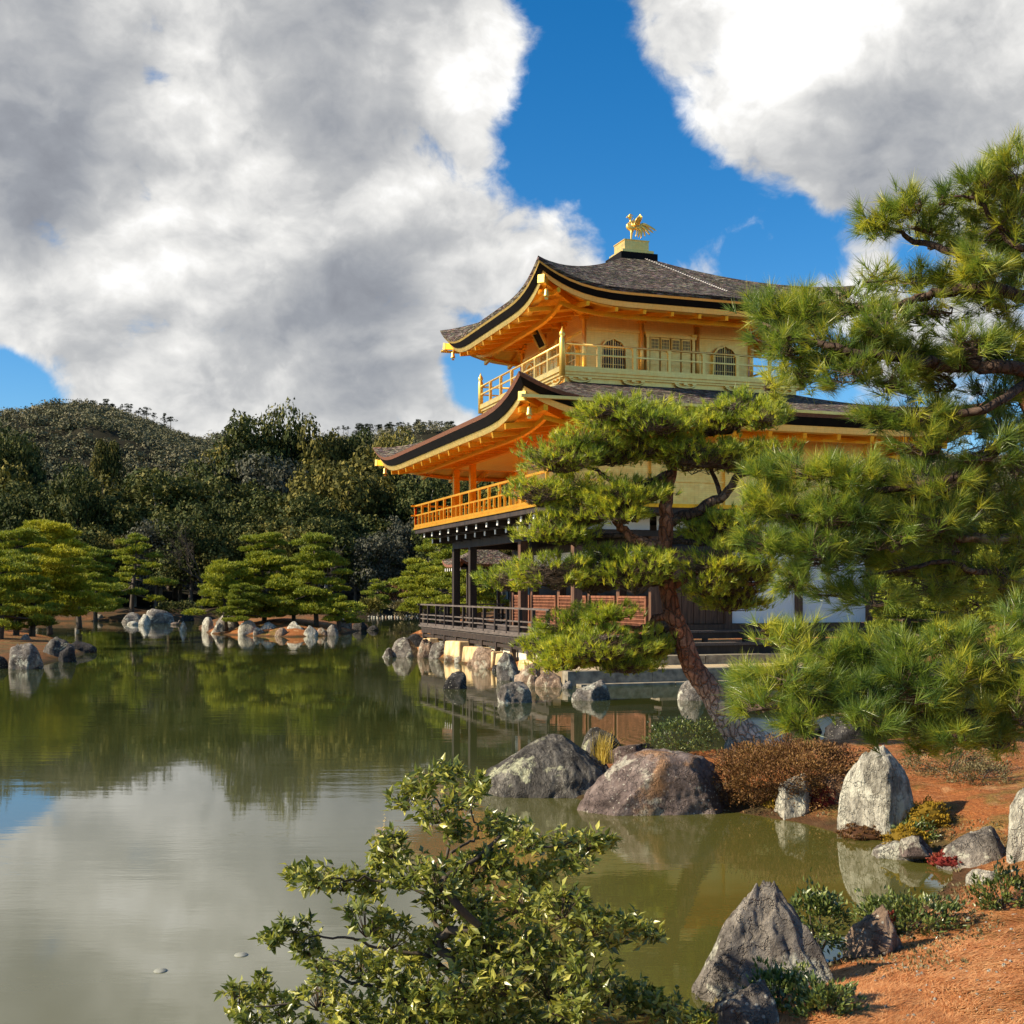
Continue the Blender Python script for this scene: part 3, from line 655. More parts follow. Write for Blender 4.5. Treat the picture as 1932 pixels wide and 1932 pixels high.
def roof(rect, inner, z0, z1, U, wd, pw, layers, n=26, steps=16):
    ref = edge_pts(rect, n, U, wd, z0); top = []
    for k in range(steps + 1):
        t = k / steps; rr = tuple(rect[i] + (inner[i] - rect[i]) * t for i in range(4)); rg = ring_on(rr, ref, rect)
        ring = []
        for (x, y, z) in rg:
            up = z - z0; ring.append((x, y, z0 + (z1 - z0) * t ** pw + up * (1 - t) ** 2.2 - 0.07 * math.sin(math.pi * min(t * 5, 1)) * 0))
        top.append(ring)
    mb = MB()
    for k in range(steps): strip(mb, top[k], top[k + 1])
    o = mb.build('roof', M['bark_shingle'], pav, smooth=False)
    me = o.data
    for p_ in me.polygons: p_.use_smooth = True
    for (nm, mat, o0, o1, za, zb) in layers:
        m2 = MB(); dz = lambda R, d: [(x, y, z + d) for x, y, z in R]
        A0 = dz(ring_on(inset(rect, o0), ref, rect), za); A1 = dz(ring_on(inset(rect, o1), ref, rect), zb)
        A2 = dz(ring_on(inset(rect, o1 + 0.30), ref, rect), zb); A3 = dz(ring_on(inset(rect, o0 + 0.25), ref, rect), za)
        strip(m2, A1, A0); strip(m2, A2, A1); strip(m2, A0, A3)
        m2.build(nm, mat, o)
    return o, ref

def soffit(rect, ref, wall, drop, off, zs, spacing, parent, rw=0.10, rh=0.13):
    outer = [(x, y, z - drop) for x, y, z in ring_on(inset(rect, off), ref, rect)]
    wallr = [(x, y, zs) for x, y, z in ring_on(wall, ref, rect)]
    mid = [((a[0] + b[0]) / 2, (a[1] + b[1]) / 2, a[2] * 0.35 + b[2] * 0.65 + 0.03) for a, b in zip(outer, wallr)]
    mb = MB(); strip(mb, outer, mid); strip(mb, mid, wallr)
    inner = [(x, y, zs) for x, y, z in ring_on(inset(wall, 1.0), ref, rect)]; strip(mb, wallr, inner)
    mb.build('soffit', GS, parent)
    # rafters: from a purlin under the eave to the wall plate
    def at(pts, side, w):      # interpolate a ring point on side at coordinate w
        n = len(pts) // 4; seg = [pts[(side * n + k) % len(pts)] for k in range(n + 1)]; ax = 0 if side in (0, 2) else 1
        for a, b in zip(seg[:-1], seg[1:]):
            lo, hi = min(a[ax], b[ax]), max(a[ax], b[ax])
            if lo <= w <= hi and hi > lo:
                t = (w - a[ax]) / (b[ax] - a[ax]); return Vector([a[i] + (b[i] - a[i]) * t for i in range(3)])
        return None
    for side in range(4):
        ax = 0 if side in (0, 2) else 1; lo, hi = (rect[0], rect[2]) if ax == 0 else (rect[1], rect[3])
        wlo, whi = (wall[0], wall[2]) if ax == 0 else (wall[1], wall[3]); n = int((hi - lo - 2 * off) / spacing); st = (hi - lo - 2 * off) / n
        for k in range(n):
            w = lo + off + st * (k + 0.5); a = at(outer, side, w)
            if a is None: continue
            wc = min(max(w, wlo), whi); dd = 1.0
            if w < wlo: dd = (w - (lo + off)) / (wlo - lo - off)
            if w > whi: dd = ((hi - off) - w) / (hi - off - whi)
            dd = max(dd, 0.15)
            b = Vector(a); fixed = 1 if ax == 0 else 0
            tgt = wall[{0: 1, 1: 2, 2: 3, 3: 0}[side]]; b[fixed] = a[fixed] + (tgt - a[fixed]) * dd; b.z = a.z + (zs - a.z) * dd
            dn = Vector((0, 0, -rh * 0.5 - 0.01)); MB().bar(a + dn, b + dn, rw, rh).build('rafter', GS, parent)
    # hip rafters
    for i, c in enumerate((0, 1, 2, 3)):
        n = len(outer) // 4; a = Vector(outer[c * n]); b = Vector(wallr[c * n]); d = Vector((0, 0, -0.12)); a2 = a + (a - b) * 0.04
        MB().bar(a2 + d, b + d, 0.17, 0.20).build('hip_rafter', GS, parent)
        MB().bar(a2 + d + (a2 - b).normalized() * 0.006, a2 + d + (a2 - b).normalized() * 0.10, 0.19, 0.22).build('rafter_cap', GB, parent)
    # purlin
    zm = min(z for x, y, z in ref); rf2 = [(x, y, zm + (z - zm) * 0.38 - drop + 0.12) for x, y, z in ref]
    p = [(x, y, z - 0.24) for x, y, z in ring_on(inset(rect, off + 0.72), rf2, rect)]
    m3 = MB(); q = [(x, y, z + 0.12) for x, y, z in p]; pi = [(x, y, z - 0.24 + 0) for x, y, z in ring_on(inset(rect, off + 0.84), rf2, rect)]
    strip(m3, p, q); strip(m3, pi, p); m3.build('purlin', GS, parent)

# lower roof
LR = (-2.42, -2.42, 11.32, 13.72)
lroof, lref = roof(LR, (0.55, 2.15, 7.75, 9.35), 7.05, 8.34, 0.62, 3.6, 1.2, [
    ('bark_edge', M['bark_edge'], -0.01, 0.03, 0.0, -0.10), ('black_eave', BK, 0.035, 0.16, -0.10, -0.30), ('eave_board', GL, 0.19, 0.22, -0.30, -0.46)])
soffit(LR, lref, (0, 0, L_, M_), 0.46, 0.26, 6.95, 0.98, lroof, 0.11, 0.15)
# upper roof
UR = (-0.75, 0.85, 9.05, 10.65)
uroof, uref = roof(UR, (3.57, 5.17, 4.73, 6.33), 10.72, 12.83, 0.66, 3.0, 1.12, [
    ('bark_edge', M['bark_shingle'], -0.01, 0.02, 0.0, -0.10), ('gold_strip', GL, 0.025, 0.05, -0.10, -0.16), ('black_eave', BK, 0.055, 0.17, -0.16, -0.32),
    ('eave_board', GL, 0.20, 0.24, -0.32, -0.46)])
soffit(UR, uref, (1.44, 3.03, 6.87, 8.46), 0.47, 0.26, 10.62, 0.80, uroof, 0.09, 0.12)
# straight rain gutters
gt = MB().bar((-2.36, -2.40, 7.10), (11.2, -2.40, 7.06), 0.10, 0.075).build('gutter', GL, lroof)
gt = MB().bar((-0.74, 10.60, 10.66), (8.9, 10.60, 10.62), 0.09, 0.07).build('gutter', GL, uroof)
# finial base on the roof top
cx3, cy3 = 4.15, 5.75
def sq(name, r, z0, z1, mat, par): return bp(name, (cx3 - r, cy3 - r, z0, cx3 + r, cy3 + r, z1), mat, par)
sq('ridge_box', 0.62, 12.70, 13.02, BK, uroof); sq('pedestal_step', 0.53, 13.02, 13.13, GL, uroof); sq('pedestal', 0.41, 13.13, 13.44, GL, uroof); sq('pedestal_lid', 0.43, 13.44, 13.47, GB, uroof)

# third storey
T0, T1, Y0, Y1 = 1.44, 6.87, 3.03, 8.46
st3 = MB().box(T0 + 0.05, Y0 + 0.05, 8.60, T1 - 0.05, Y1 - 0.05, 10.66).build('third_storey_wall', GL, pav)
for i in range(4):
    s = T0 + (T1 - T0) * i / 3; t = Y0 + (Y1 - Y0) * i / 3
    pts = [(s, Y0), (s, Y1)] + ([(T0, t), (T1, t)] if 0 < i < 3 else [])
    for (x, y) in pts:
        c = MB().tube([(x, y, 8.62), (x, y, 10.34)], 0.065, 12).build('column', GL, pav, True)
        b = MB().box(x - 0.11, y - 0.11, 10.32, x + 0.11, y + 0.11, 10.40); b.box(x - 0.30, y - 0.05, 10.41, x + 0.30, y + 0.05, 10.47); b.box(x - 0.05, y - 0.30, 10.412, x + 0.05, y + 0.30, 10.472)
        for k in (-1, 1): b.box(x + k * 0.27 - 0.05, y - 0.07, 10.48, x + k * 0.27 + 0.05, y + 0.07, 10.54); b.box(x - 0.07, y + k * 0.27 - 0.05, 10.48, x + 0.07, y + k * 0.27 + 0.05, 10.54)
        b.build('bracket', GS, c)
for z0, z1 in ((10.02, 10.10), (8.62, 8.74)):
    bp('tie_beam', (T0 + 0.07, Y0 - 0.015, z0, T1 - 0.07, Y0 + 0.045, z1), GL, pav); bp('tie_beam', (T0 - 0.015, Y0 + 0.07, z0, T0 + 0.045, Y1 - 0.07, z1), GL, pav)

def arch(w, h, n=22):
    pts = [(-w / 2 * 1.06, 0), (-w / 2, h * 0.58)]
    for k in range(1, n):
        a = math.pi * (1 - k / n); x = math.cos(a); r = 1.0 + 0.045 * math.cos(6 * a)
        pts.append((x * w / 2 * r, h * 0.58 + math.sin(a) ** 0.8 * h * 0.37 + max(0, 1 - abs(x) * 4) * h * 0.05))
    return pts + [(w / 2, h * 0.58), (w / 2 * 1.06, 0)]

def wall_map(face):
    """maps (along, out, z) onto a wall: 'e' = east face (along s, out -t), 's' = south face (along t, out -s)"""
    if face == 'e': return lambda a, o, z: (a, Y0 - o, z)
    return lambda a, o, z: (T0 - o, a, z)

def arch_window(face, ac, zc, w=0.72, h=0.90):
    f = wall_map(face); par = None
    inn = arch(w, h); out = [(x * 1.13, z * 1.05) for x, z in inn]; n = len(inn)
    fr = MB()
    vs = [f(ac + x, 0.075, zc + z) for x, z in inn] + [f(ac + x, 0.075, zc + z) for x, z in out] + [f(ac + x, -0.045, zc + z) for x, z in inn] + [f(ac + x, -0.045, zc + z) for x, z in out]
    fs = [(i, i + 1, n + i + 1, n + i) for i in range(n - 1)] + [(i + 1, i, 2 * n + i, 2 * n + i + 1) for i in range(n - 1)] + [(n + i, n + i + 1, 3 * n + i + 1, 3 * n + i) for i in range(n - 1)]
    fr.add(vs, fs); par = fr.build('arched_window', GL, pav)
    MB().add([f(ac + x, -0.03, zc + z) for x, z in inn], [tuple(range(n))]).build('pane', M['dark_pane'], par)
    b = MB()
    def top_at(x):
        xs = [q for q in inn]
        for (xa, za), (xb, zb) in zip(xs[:-1], xs[1:]):
            if xa <= x <= xb and xb > xa: return za + (zb - za) * (x - xa) / (xb - xa)
        return h * 0.6
    for k in range(-4, 5):
        x = k * w / 9.6; wd = 0.036 if k == 0 else 0.014; zt = top_at(x) - 0.005
        p, q = f(ac + x, 0.0, zc), f(ac + x, 0.0, zc + zt); b.bar(p, q, wd, wd if face == 'e' else wd)
    for zz in (0.16, 0.38, 0.60):
        b.bar(f(ac - w / 2 * 0.98, 0.012, zc + zz * h / 0.9), f(ac + w / 2 * 0.98, 0.012, zc + zz * h / 0.9), 0.018, 0.018)
    b.build('window_bars', GL, par)
    bp_ = MB().bar(f(ac - w * 0.60, 0.04, zc - 0.03), f(ac + w * 0.60, 0.04, zc - 0.03), 0.08, 0.05).build('sill', GL, par)
for fc, base in (('e', T0), ('s', Y0)):
    arch_window(fc, base + 0.905, 8.90); arch_window(fc, base + 4.525, 8.90)

def door_set(face, ac):
    f = wall_map(face); w = 0.68
    fr = MB(); fr.bar(f(ac - w - 0.06, 0.05, 8.72), f(ac - w - 0.06, 0.05, 10.0), 0.09, 0.09); fr.bar(f(ac + w + 0.06, 0.05, 8.72), f(ac + w + 0.06, 0.05, 10.0), 0.09, 0.09)
    fr.bar(f(ac - w - 0.14, 0.06, 9.97), f(ac + w + 0.14, 0.06, 9.97), 0.11, 0.09); d = fr.build('door_frame', GL, pav)
    for k in (-1, 1):
        MB().bar(f(ac + k * (w + 0.07), 0.06, 9.99), f(ac + k * (w + 0.07), 0.06, 10.07), 0.17, 0.17).build('frame_cap', GB, d)
    for k in range(4):
        x0 = ac - w + 0.03 + k * (2 * w / 4); x1 = x0 + 2 * w / 4 - 0.05; m = MB()
        a, b = f(x0, -0.03, 8.74), f(x1, 0.045, 9.92); lo = [min(a[i], b[i]) for i in range(3)]; hi = [max(a[i], b[i]) for i in range(3)]
        leaf = m.box(*lo, *hi).build('door', GL, pav)
        a, b = f(x0 + 0.03, 0.046, 9.60), f(x1 - 0.03, 0.052, 9.88); lo = [min(a[i], b[i]) for i in range(3)]; hi = [max(a[i], b[i]) for i in range(3)]
        MB().box(*lo, *hi).build('pane', M['dark_pane'], leaf); lt = MB()
        for j in range(6):
            x = x0 + 0.03 + (x1 - x0 - 0.06) * j / 5; lt.bar(f(x, 0.060, 9.60), f(x, 0.060, 9.88), 0.012, 0.012)
        for j in range(4): lt.bar(f(x0 + 0.03, 0.066, 9.60 + 0.28 * j / 3), f(x1 - 0.03, 0.066, 9.60 + 0.28 * j / 3), 0.012, 0.012)
        lt.build('door_lattice', GL, leaf); mo = MB()
        for zz in (8.80, 9.10, 9.14, 9.50, 9.55): mo.bar(f(x0 + 0.02, 0.056, zz), f(x1 - 0.02, 0.056, zz), 0.02, 0.02)
        mo.build('moulding', GL, leaf)
door_set('e', T0 + 2.715); door_set('s', Y0 + 2.715)

def railing(x0, y0, x1, y1, z, H, mat, par, posts, mid=(0.5,), pw=0.05, ph=0.05, mode='simple', sides='xyXY', over=0.0, balus=None, pmat=None):
    """rectangle of railing; returns nothing, each side a part with its rails and posts as sub-parts"""
    S = {'y': ((x0, y0), (x1, y0)), 'X': ((x1, y0), (x1, y1)), 'Y': ((x1, y1), (x0, y1)), 'x': ((x0, y1), (x0, y0))}
    for sd in sides:
        (ax, ay), (bx, by) = S[sd]; ln = math.hypot(bx - ax, by - ay); ux, uy = (bx - ax) / ln, (by - ay) / ln
        if mode == 'round': t = MB().tube([(ax - ux * over, ay - uy * over, z + H), (bx + ux * over, by + uy * over, z + H)], ph * 0.6, 8).build('railing', mat, par, True)
        else: t = MB().bar((ax - ux * over, ay - uy * over, z + H), (bx + ux * over, by + uy * over, z + H), ph * 1.1, ph).build('railing', mat, par)
        for m in mid:
            MB().bar((ax - ux * over, ay - uy * over, z + H * m), (bx + ux * over, by + uy * over, z + H * m), ph * 0.8, ph * 0.8).build('rail', mat, t)
        MB().bar((ax, ay, z + 0.03), (bx, by, z + 0.03), ph * 1.3, ph * 1.2).build('base_rail', mat, t)
        n = max(1, round(ln / posts)); pm = MB().box(-pw / 2, -pw / 2, 0.0, pw / 2, pw / 2, H - ph * 0.5).mesh('rail_post', pmat or mat)
        for k in range(n + 1):
            q = link('rail_post', pm, t); q.location = (ax + ux * ln * k / n, ay + uy * ln * k / n, z + 0.002)
        if balus:
            bm_ = MB().box(-pw * 0.4, -pw * 0.4, 0.0, pw * 0.4, pw * 0.4, H * mid[0] - ph * 0.4).mesh('baluster', mat)
            for k in range(n):
                q = link('baluster', bm_, t); e = (k + 0.5) / n; q.location = (ax + ux * ln * e, ay + uy * ln * e, z + 0.002)
        if mode == 'round':
            cm = MB().box(-0.075, -0.04, 0, 0.075, 0.04, 0.035).box(-0.04, -0.03, -0.035, 0.04, 0.03, 0.0).mesh('rail_bracket', GB)
            for k in range(1, n):
                q = link('rail_bracket', cm, t); q.location = (ax + ux * ln * k / n, ay + uy * ln * k / n, z + H - 0.065)
                if sd in 'xX': q.rotation_euler = (0, 0, math.pi / 2)

# third storey balcony
B3 = (0.35, 1.95, 7.95, 9.55)
bal3 = MB().box(B3[0], B3[1], 8.50, B3[2], B3[3], 8.60).build('upper_balcony', GL, pav)
bp('edge_beam', (B3[0] - 0.05, B3[1] - 0.05, 8.58, B3[2] + 0.05, B3[3] + 0.05, 8.67), GL, bal3)
bp('skirt_wall', (B3[0] + 0.12, B3[1] + 0.12, 8.0, B3[2] - 0.12, B3[3] - 0.12, 8.50), GL, bal3)
bp('skirt_beam', (B3[0] + 0.05, B3[1] + 0.05, 8.44, B3[2] - 0.05, B3[3] - 0.05, 8.50), GL, bal3)
for k in range(5):
    for (x, y, ax) in ((B3[0] + 0.55 + k * 1.62, B3[1] + 0.06, 0), (B3[0] + 0.06, B3[1] + 0.55 + k * 1.62, 1)):
        m = MB(); e = (lambda a, z: (x + a, y, z)) if ax == 0 else (lambda a, z: (x, y + a, z))
        m.tube([e(-0.30, 8.385), e(-0.2, 8.34), e(0, 8.315), e(0.2, 8.34), e(0.30, 8.385)], 0.035, 6)
        for a in (-0.28, 0, 0.28): m.bar(e(a - 0.06, 8.42), e(a + 0.06, 8.42), 0.09, 0.05)
        m.build('bracket', GL, bal3)
railing(B3[0], B3[1], B3[2], B3[3], 8.67, 0.67, GL, bal3, 1.08, mid=(0.60,), pw=0.085, ph=0.055, mode='round')
for (x, y) in ((B3[0], B3[1]), (B3[0], B3[3]), (B3[2], B3[1]), (B3[2], B3[3])):
    MB().lathe((x, y, 8.45), [(0.085, 0), (0.085, 1.02), (0.07, 1.06), (0.055, 1.08), (0.085, 1.13), (0.085, 1.18), (0.05, 1.24), (0.018, 1.30), (0.008, 1.36)], 14).build('corner_post', GB, bal3, True)

# second storey
S2 = MB().box(2.2, 0.06, 4.76, L_ - 0.04, M_ - 0.04, 6.93).box(0.04, 0.062, 4.762, 2.25, 4.24, 6.928).build('second_storey_wall', GL, pav)
for x in (0, 2.2, 4.4, 6.6, 8.9):
    MB().box(x - 0.09, -0.05, 4.76, x + 0.09, 0.10, 6.94).build('column', GL, pav)
for (x, y) in ((0, 4.24), (0, 9.33), (0, 11.3), (2.2, 11.3), (2.2, 9.33)):
    MB().box(x - 0.10, y - 0.10, 4.76, x + 0.10, y + 0.10, 6.70).build('column', GS, pav)
for (z0, z1) in ((5.42, 5.46), (6.10, 6.15), (6.62, 6.76)):
    bp('tie_beam', (0.10, 0.0, z0, L_ - 0.10, 0.058, z1), GL, pav)
bp('lintel', (-0.08, 0.12, 6.70, 0.08, M_ + 0.08, 6.86), GS, pav); bp('lintel', (0.09, M_ - 0.08, 6.702, 2.2, M_ + 0.08, 6.862), GS, pav)
bp('porch_ceiling', (0.09, 4.25, 6.72, 2.19, M_ - 0.09, 6.76), GL, pav)
for k in range(12):
    x = 0.8 + k * 0.72; MB().box(x - 0.03, -0.22, 6.56, x + 0.03, -0.06, 6.62).build('beam_end', M['gold_bright'], pav)
# balcony
B2 = (-1.19, -0.95, 9.7, 12.49)
bal2 = MB().box(B2[0], B2[1], 4.70, B2[2], B2[3], 4.76).build('balcony_floor', GS, pav)
bp('edge_board', (B2[0] - 0.03, B2[1] - 0.03, 4.66, B2[2] + 0.03, B2[3] + 0.03, 4.735), GS, bal2)
bp('edge_beam', (B2[0] + 0.02, B2[1] + 0.02, 4.52, B2[2] - 0.02, B2[3] - 0.02, 4.66), DW, bal2)
railing(B2[0] + 0.03, B2[1] + 0.03, B2[2] - 0.03, B2[3] - 0.03, 4.76, 0.74, GS, bal2, 0.98, mid=(0.54,), pw=0.075, ph=0.06, over=0.16, balus=True, sides='xXY')
# joists with white painted ends
for k in range(13):
    y = -0.55 + k * 1.03
    j = bp('joist', (B2[0] + 0.20, y - 0.07, 4.36, 0.4, y + 0.07, 4.52), DW, bal2); bp('joist_end', (B2[0] + 0.175, y - 0.062, 4.37, B2[0] + 0.198, y + 0.062, 4.51), M['white_paint'], bal2)
    j = bp('bracket_arm', (B2[0] + 0.62, y + 0.42, 4.18, 0.3, y + 0.56, 4.34), DW, bal2); bp('arm_end', (B2[0] + 0.60, y + 0.43, 4.19, B2[0] + 0.618, y + 0.55, 4.33), M['white_paint'], bal2)
for k in range(10):
    x = -0.6 + k * 1.03
    bp('joist', (x - 0.07, B2[1] + 0.20, 4.362, x + 0.07, 0.2, 4.522), DW, bal2)
bp('outer_plate', (-0.62, -0.5, 4.34, -0.48, M_ + 0.6, 4.44), DW, bal2)

# first storey
COLS = [(0, 0), (0, 4.24), (0, 9.33), (0, 11.3), (2.2, 11.3), (2.2, 9.33), (2.2, 6.8), (2.2, 4.24), (2.2, 2.1)]
for (x, y) in COLS: MB().box(x - 0.115, y - 0.115, 1.28, x + 0.115, y + 0.115, 3.95).build('column', DW if x == 0 and y > 5 else M['brown_wood'], pav)
bp('lintel', (-0.10, -0.10, 3.95, 0.10, M_ + 0.12, 4.33), DW, pav); bp('head_plate', (-0.16, -0.12, 4.33, 0.16, M_ + 0.14, 4.36), DW, pav)
bp('lintel', (0.11, -0.10, 3.952, L_ + 0.1, 0.10, 4.10), DW, pav); bp('lintel', (0.11, M_ - 0.08, 3.952, 2.3, M_ + 0.12, 4.33), DW, pav)
bp('inner_lintel', (2.08, 0.12, 3.72, 2.32, M_ - 0.1, 3.95), DW, pav); bp('inner_frieze', (2.12, 0.125, 3.32, 2.28, M_ - 0.12, 3.70), M['white_plaster'], pav); bp('inner_lintel', (2.06, 0.122, 3.16, 2.34, M_ - 0.11, 3.30), DW, pav)
bp('first_storey_ceiling', (0.12, 0.12, 4.36, L_ - 0.02, M_ - 0.1, 4.46), DW, pav)
# east face: posts, white panels, plank doors, transom
for x in (2.2, 4.4, 6.6, 8.9): MB().box(x - 0.10, -0.09, 1.45, x + 0.10, 0.10, 3.95).build('column', M['brown_wood'], pav)
for x0, x1 in ((4.51, 6.49), (6.71, 8.79)):
    bp('white_panel', (x0, 0.0, 1.62, x1, 0.05, 3.55), M['white_plaster'], pav)
for x0, x1 in ((0.12, 2.09), (2.31, 4.29), (4.51, 6.49), (6.71, 8.79)):
    bp('transom_panel', (x0, 0.005, 4.12, x1, 0.05, 4.50), M['white_plaster'], pav)
bp('transom_rail', (0.12, -0.06, 3.56, L_ + 0.1, 0.08, 3.70), DW, pav); bp('upper_beam', (0.0, -0.11, 4.50, L_ + 0.12, 0.12, 4.68), DW, pav)
for k in range(11):
    x0 = 2.31 + k * 0.18; bp('door_plank', (x0 + 0.006, 0.01 + (k % 2) * 0.012, 1.62, x0 + 0.174, 0.06, 3.55), M['brown_wood'], pav)
bp('threshold', (2.3, -0.10, 1.45, L_ + 0.12, 0.10, 1.60), M['brown_wood'], pav)
bp('inner_back_wall', (2.6, 0.2, 1.5, L_ - 0.1, M_ - 0.3, 4.3), DW, pav)
# lattice shutters on the inner wall line, facing the veranda
def lattice(y0, y1, z0=1.42, z1=2.36):
    x = 2.06; fr = MB(); fr.box(x - 0.03, y0, z0, x + 0.04, y0 + 0.06, z1); fr.box(x - 0.03, y1 - 0.06, z0, x + 0.04, y1, z1); fr.box(x - 0.031, y0 + 0.06, z0, x + 0.041, y1 - 0.06, z0 + 0.06); fr.box(x - 0.031, y0 + 0.06, z1 - 0.06, x + 0.041, y1 - 0.06, z1)
    f = fr.build('lattice_shutter', M['lattice_wood'], pav); m = MB(); n = int((y1 - y0 - 0.12) / 0.062)
    bp('backing', (x + 0.035, y0 + 0.05, z0 + 0.05, x + 0.05, y1 - 0.05, z1 - 0.05), M['brown_wood'], f)
    for k in range(1, n): yy = y0 + 0.06 + (y1 - y0 - 0.12) * k / n; m.box(x - 0.012, yy - 0.011, z0 + 0.06, x + 0.010, yy + 0.011, z1 - 0.06)
    for k in range(1, 9): zz = z0 + (z1 - z0) * k / 9; m.box(x - 0.026, y0 + 0.06, zz - 0.013, x - 0.004, y1 - 0.06, zz + 0.013)
    o = m.build('lattice_bars', M['lattice_wood'], f); o['kind'] = 'stuff'
for y0, y1 in ((0.14, 2.0), (2.22, 4.12), (4.37, 6.68), (6.93, 9.2), (9.46, 11.16)): lattice(y0, y1)
# deck
D1 = (-1.01, -0.62, 2.0, 12.31)
dk = bp('deck_beam', (D1[0] + 0.02, D1[1] + 0.02, 1.04, D1[2], D1[3] - 0.02, 1.20), DW, pav)
for k in range(13):
    w_ = (D1[2] - D1[0]) / 13; x0 = D1[0] + k * w_
    bp('deck_plank', (x0 + 0.006, D1[1], 1.20 + 0.004 * (k % 3), x0 + w_ - 0.006, D1[3], 1.262 + 0.004 * (k % 3)), WW, pav)
bp('deck_edge', (D1[0] - 0.06, D1[1] - 0.06, 1.255, D1[0] + 0.07, D1[3] + 0.06, 1.325), WW, pav); bp('deck_edge', (D1[0] + 0.08, D1[3] - 0.05, 1.256, 2.0, D1[3] + 0.06, 1.326), WW, pav)
railing(D1[0] + 0.0, D1[1] + 0.05, D1[2] + 0.02, D1[3] - 0.02, 1.325, 0.70, WW, pav, 1.03, mid=(0.5, 0.30), pw=0.085, ph=0.05, over=0.12, sides='xY', pmat=DW)
pm = MB().box(-0.07, -0.07, 0, 0.07, 0.07, 0.96).mesh('deck_post', DW)
for k in range(10):
    q = link('deck_post', pm, pav); q.location = (D1[0] + 0.10, -0.3 + k * 1.38, 0.26)
q = bp('deck_tie', (D1[0] + 0.06, D1[1], 0.90, D1[0] + 0.12, D1[3], 1.00), DW, pav)
# plastered footing with cream blocks between the boulders
for k in range(8):
    y = -0.3 + k * 1.52; bp('footing_wall', (-0.78, y, 0.50, -0.55, y + 1.50, 1.03), M['pale_plaster'], pav)
def tq(u, s_):
    r_ = (u - CX) / F; return (CORNER[0] + ca * s_ - r_ * (CORNER[1] + sa * s_)) / (sa + ca * r_)
for (ul, ur, h) in ((796, 812, 0.92), (838, 869, 0.95), (872, 910, 0.86), (914, 932, 0.80), (934, 950, 0.80), (976, 1010, 0.72), (1012, 1052, 0.66)):
    y1, y0 = tq(ul, -1.25), tq(ur, -1.25); m = MB(); z0 = 0.05; a, b, c_, d_ = -1.27, -0.95, y0, y1
    m.add([(a - 0.08, c_, z0), (b, c_, z0), (b, d_, z0), (a - 0.05, d_, z0), (a, c_ + 0.06, h), (b, c_ + 0.05, h), (b, d_ - 0.05, h - 0.04), (a + 0.03, d_ - 0.05, h - 0.05)],
          [(3, 2, 1, 0), (4, 5, 6, 7), (0, 1, 5, 4), (1, 2, 6, 5), (2, 3, 7, 6), (3, 0, 4, 7)])
    o = m.build('foundation_block', M['cream_plaster'], pav); bv = o.modifiers.new('bevel', 'BEVEL'); bv.width = 0.04; bv.segments = 3
# east veranda and steps
for k in range(5): bp('veranda_plank', (2.05 + 0.0, -0.62 + k * 0.125, 1.40, L_ + 1.0, -0.62 + k * 0.125 + 0.118, 1.45), WW, pav)
bp('veranda_beam', (2.1, -0.58, 1.24, L_ + 0.9, -0.50, 1.398), DW, pav)
for k in range(7): bp('veranda_post', (2.2 + k * 1.2, -0.56, 0.55, 2.32 + k * 1.2, -0.44, 1.24), DW, pav)
s1 = bp('wooden_step', (1.9, -1.12, 1.08, 6.2, -0.66, 1.15), WW, pav); bp('step_board', (1.95, -1.06, 0.86, 6.1, -1.02, 1.078), DW, s1)
for k in range(4): bp('stone_step', (1.6 + k * 1.3, -1.62, 0.60, 2.88 + k * 1.3, -1.10, 0.86), M['curb_stone'], pav)

# small open fishing pavilion behind
fp = empty('fishing_pavilion', (*LW(2.35, 15.4), -0.3), TH); fp.scale = (0.72, 0.8, 0.97); tag(fp, 'small open fishing hut with upturned brown roof seen behind the deck columns', 'hut')
FRc = (-1.9, -1.6, 1.6, 1.6); ref = edge_pts(FRc, 12, 0.22, 1.2, 3.62)
m = MB(); prev = None
for k in range(9):
    t = k / 8; rr = tuple(FRc[i] + ((-0.6, -0.04, 0.6, 0.04)[i] - FRc[i]) * t for i in range(4)); rg = [(x, y, 3.62 + 0.62 * t ** 1.1 + (z - 3.62) * (1 - t) ** 2) for x, y, z in ring_on(rr, ref, FRc)]
    if prev: strip(m, prev, rg)
    prev = rg
fr_ = m.build('roof', M['bark_shingle'], fp, True)
m = MB(); A = [(x, y, z) for x, y, z in ref]; B = [(x, y, z - 0.11) for x, y, z in ref]; Cn = [(x, y, z - 0.11) for x, y, z in ring_on(inset(FRc, 0.3), ref, FRc)]
strip(m, B, A); strip(m, Cn, B); m.build('bark_edge', M['bark_edge'], fr_)
bp('ceiling', (-1.5, -1.2, 3.44, 1.2, 1.2, 3.5), DW, fp)
for (x, y) in ((-1.3, -1.0), (1.1, -1.0), (-1.3, 1.0), (1.1, 1.0)): bp('post', (x - 0.07, y - 0.07, 0.2, x + 0.07, y + 0.07, 3.44), DW, fp)
for k in range(8): bp('white_rafter_end', (-1.83, -1.35 + k * 0.37, 3.36, -1.80, -1.27 + k * 0.37, 3.48), M['white_paint'], fp)
bp('floor', (-1.5, -1.2, 1.15, 1.3, 1.2, 1.25), DW, fp)

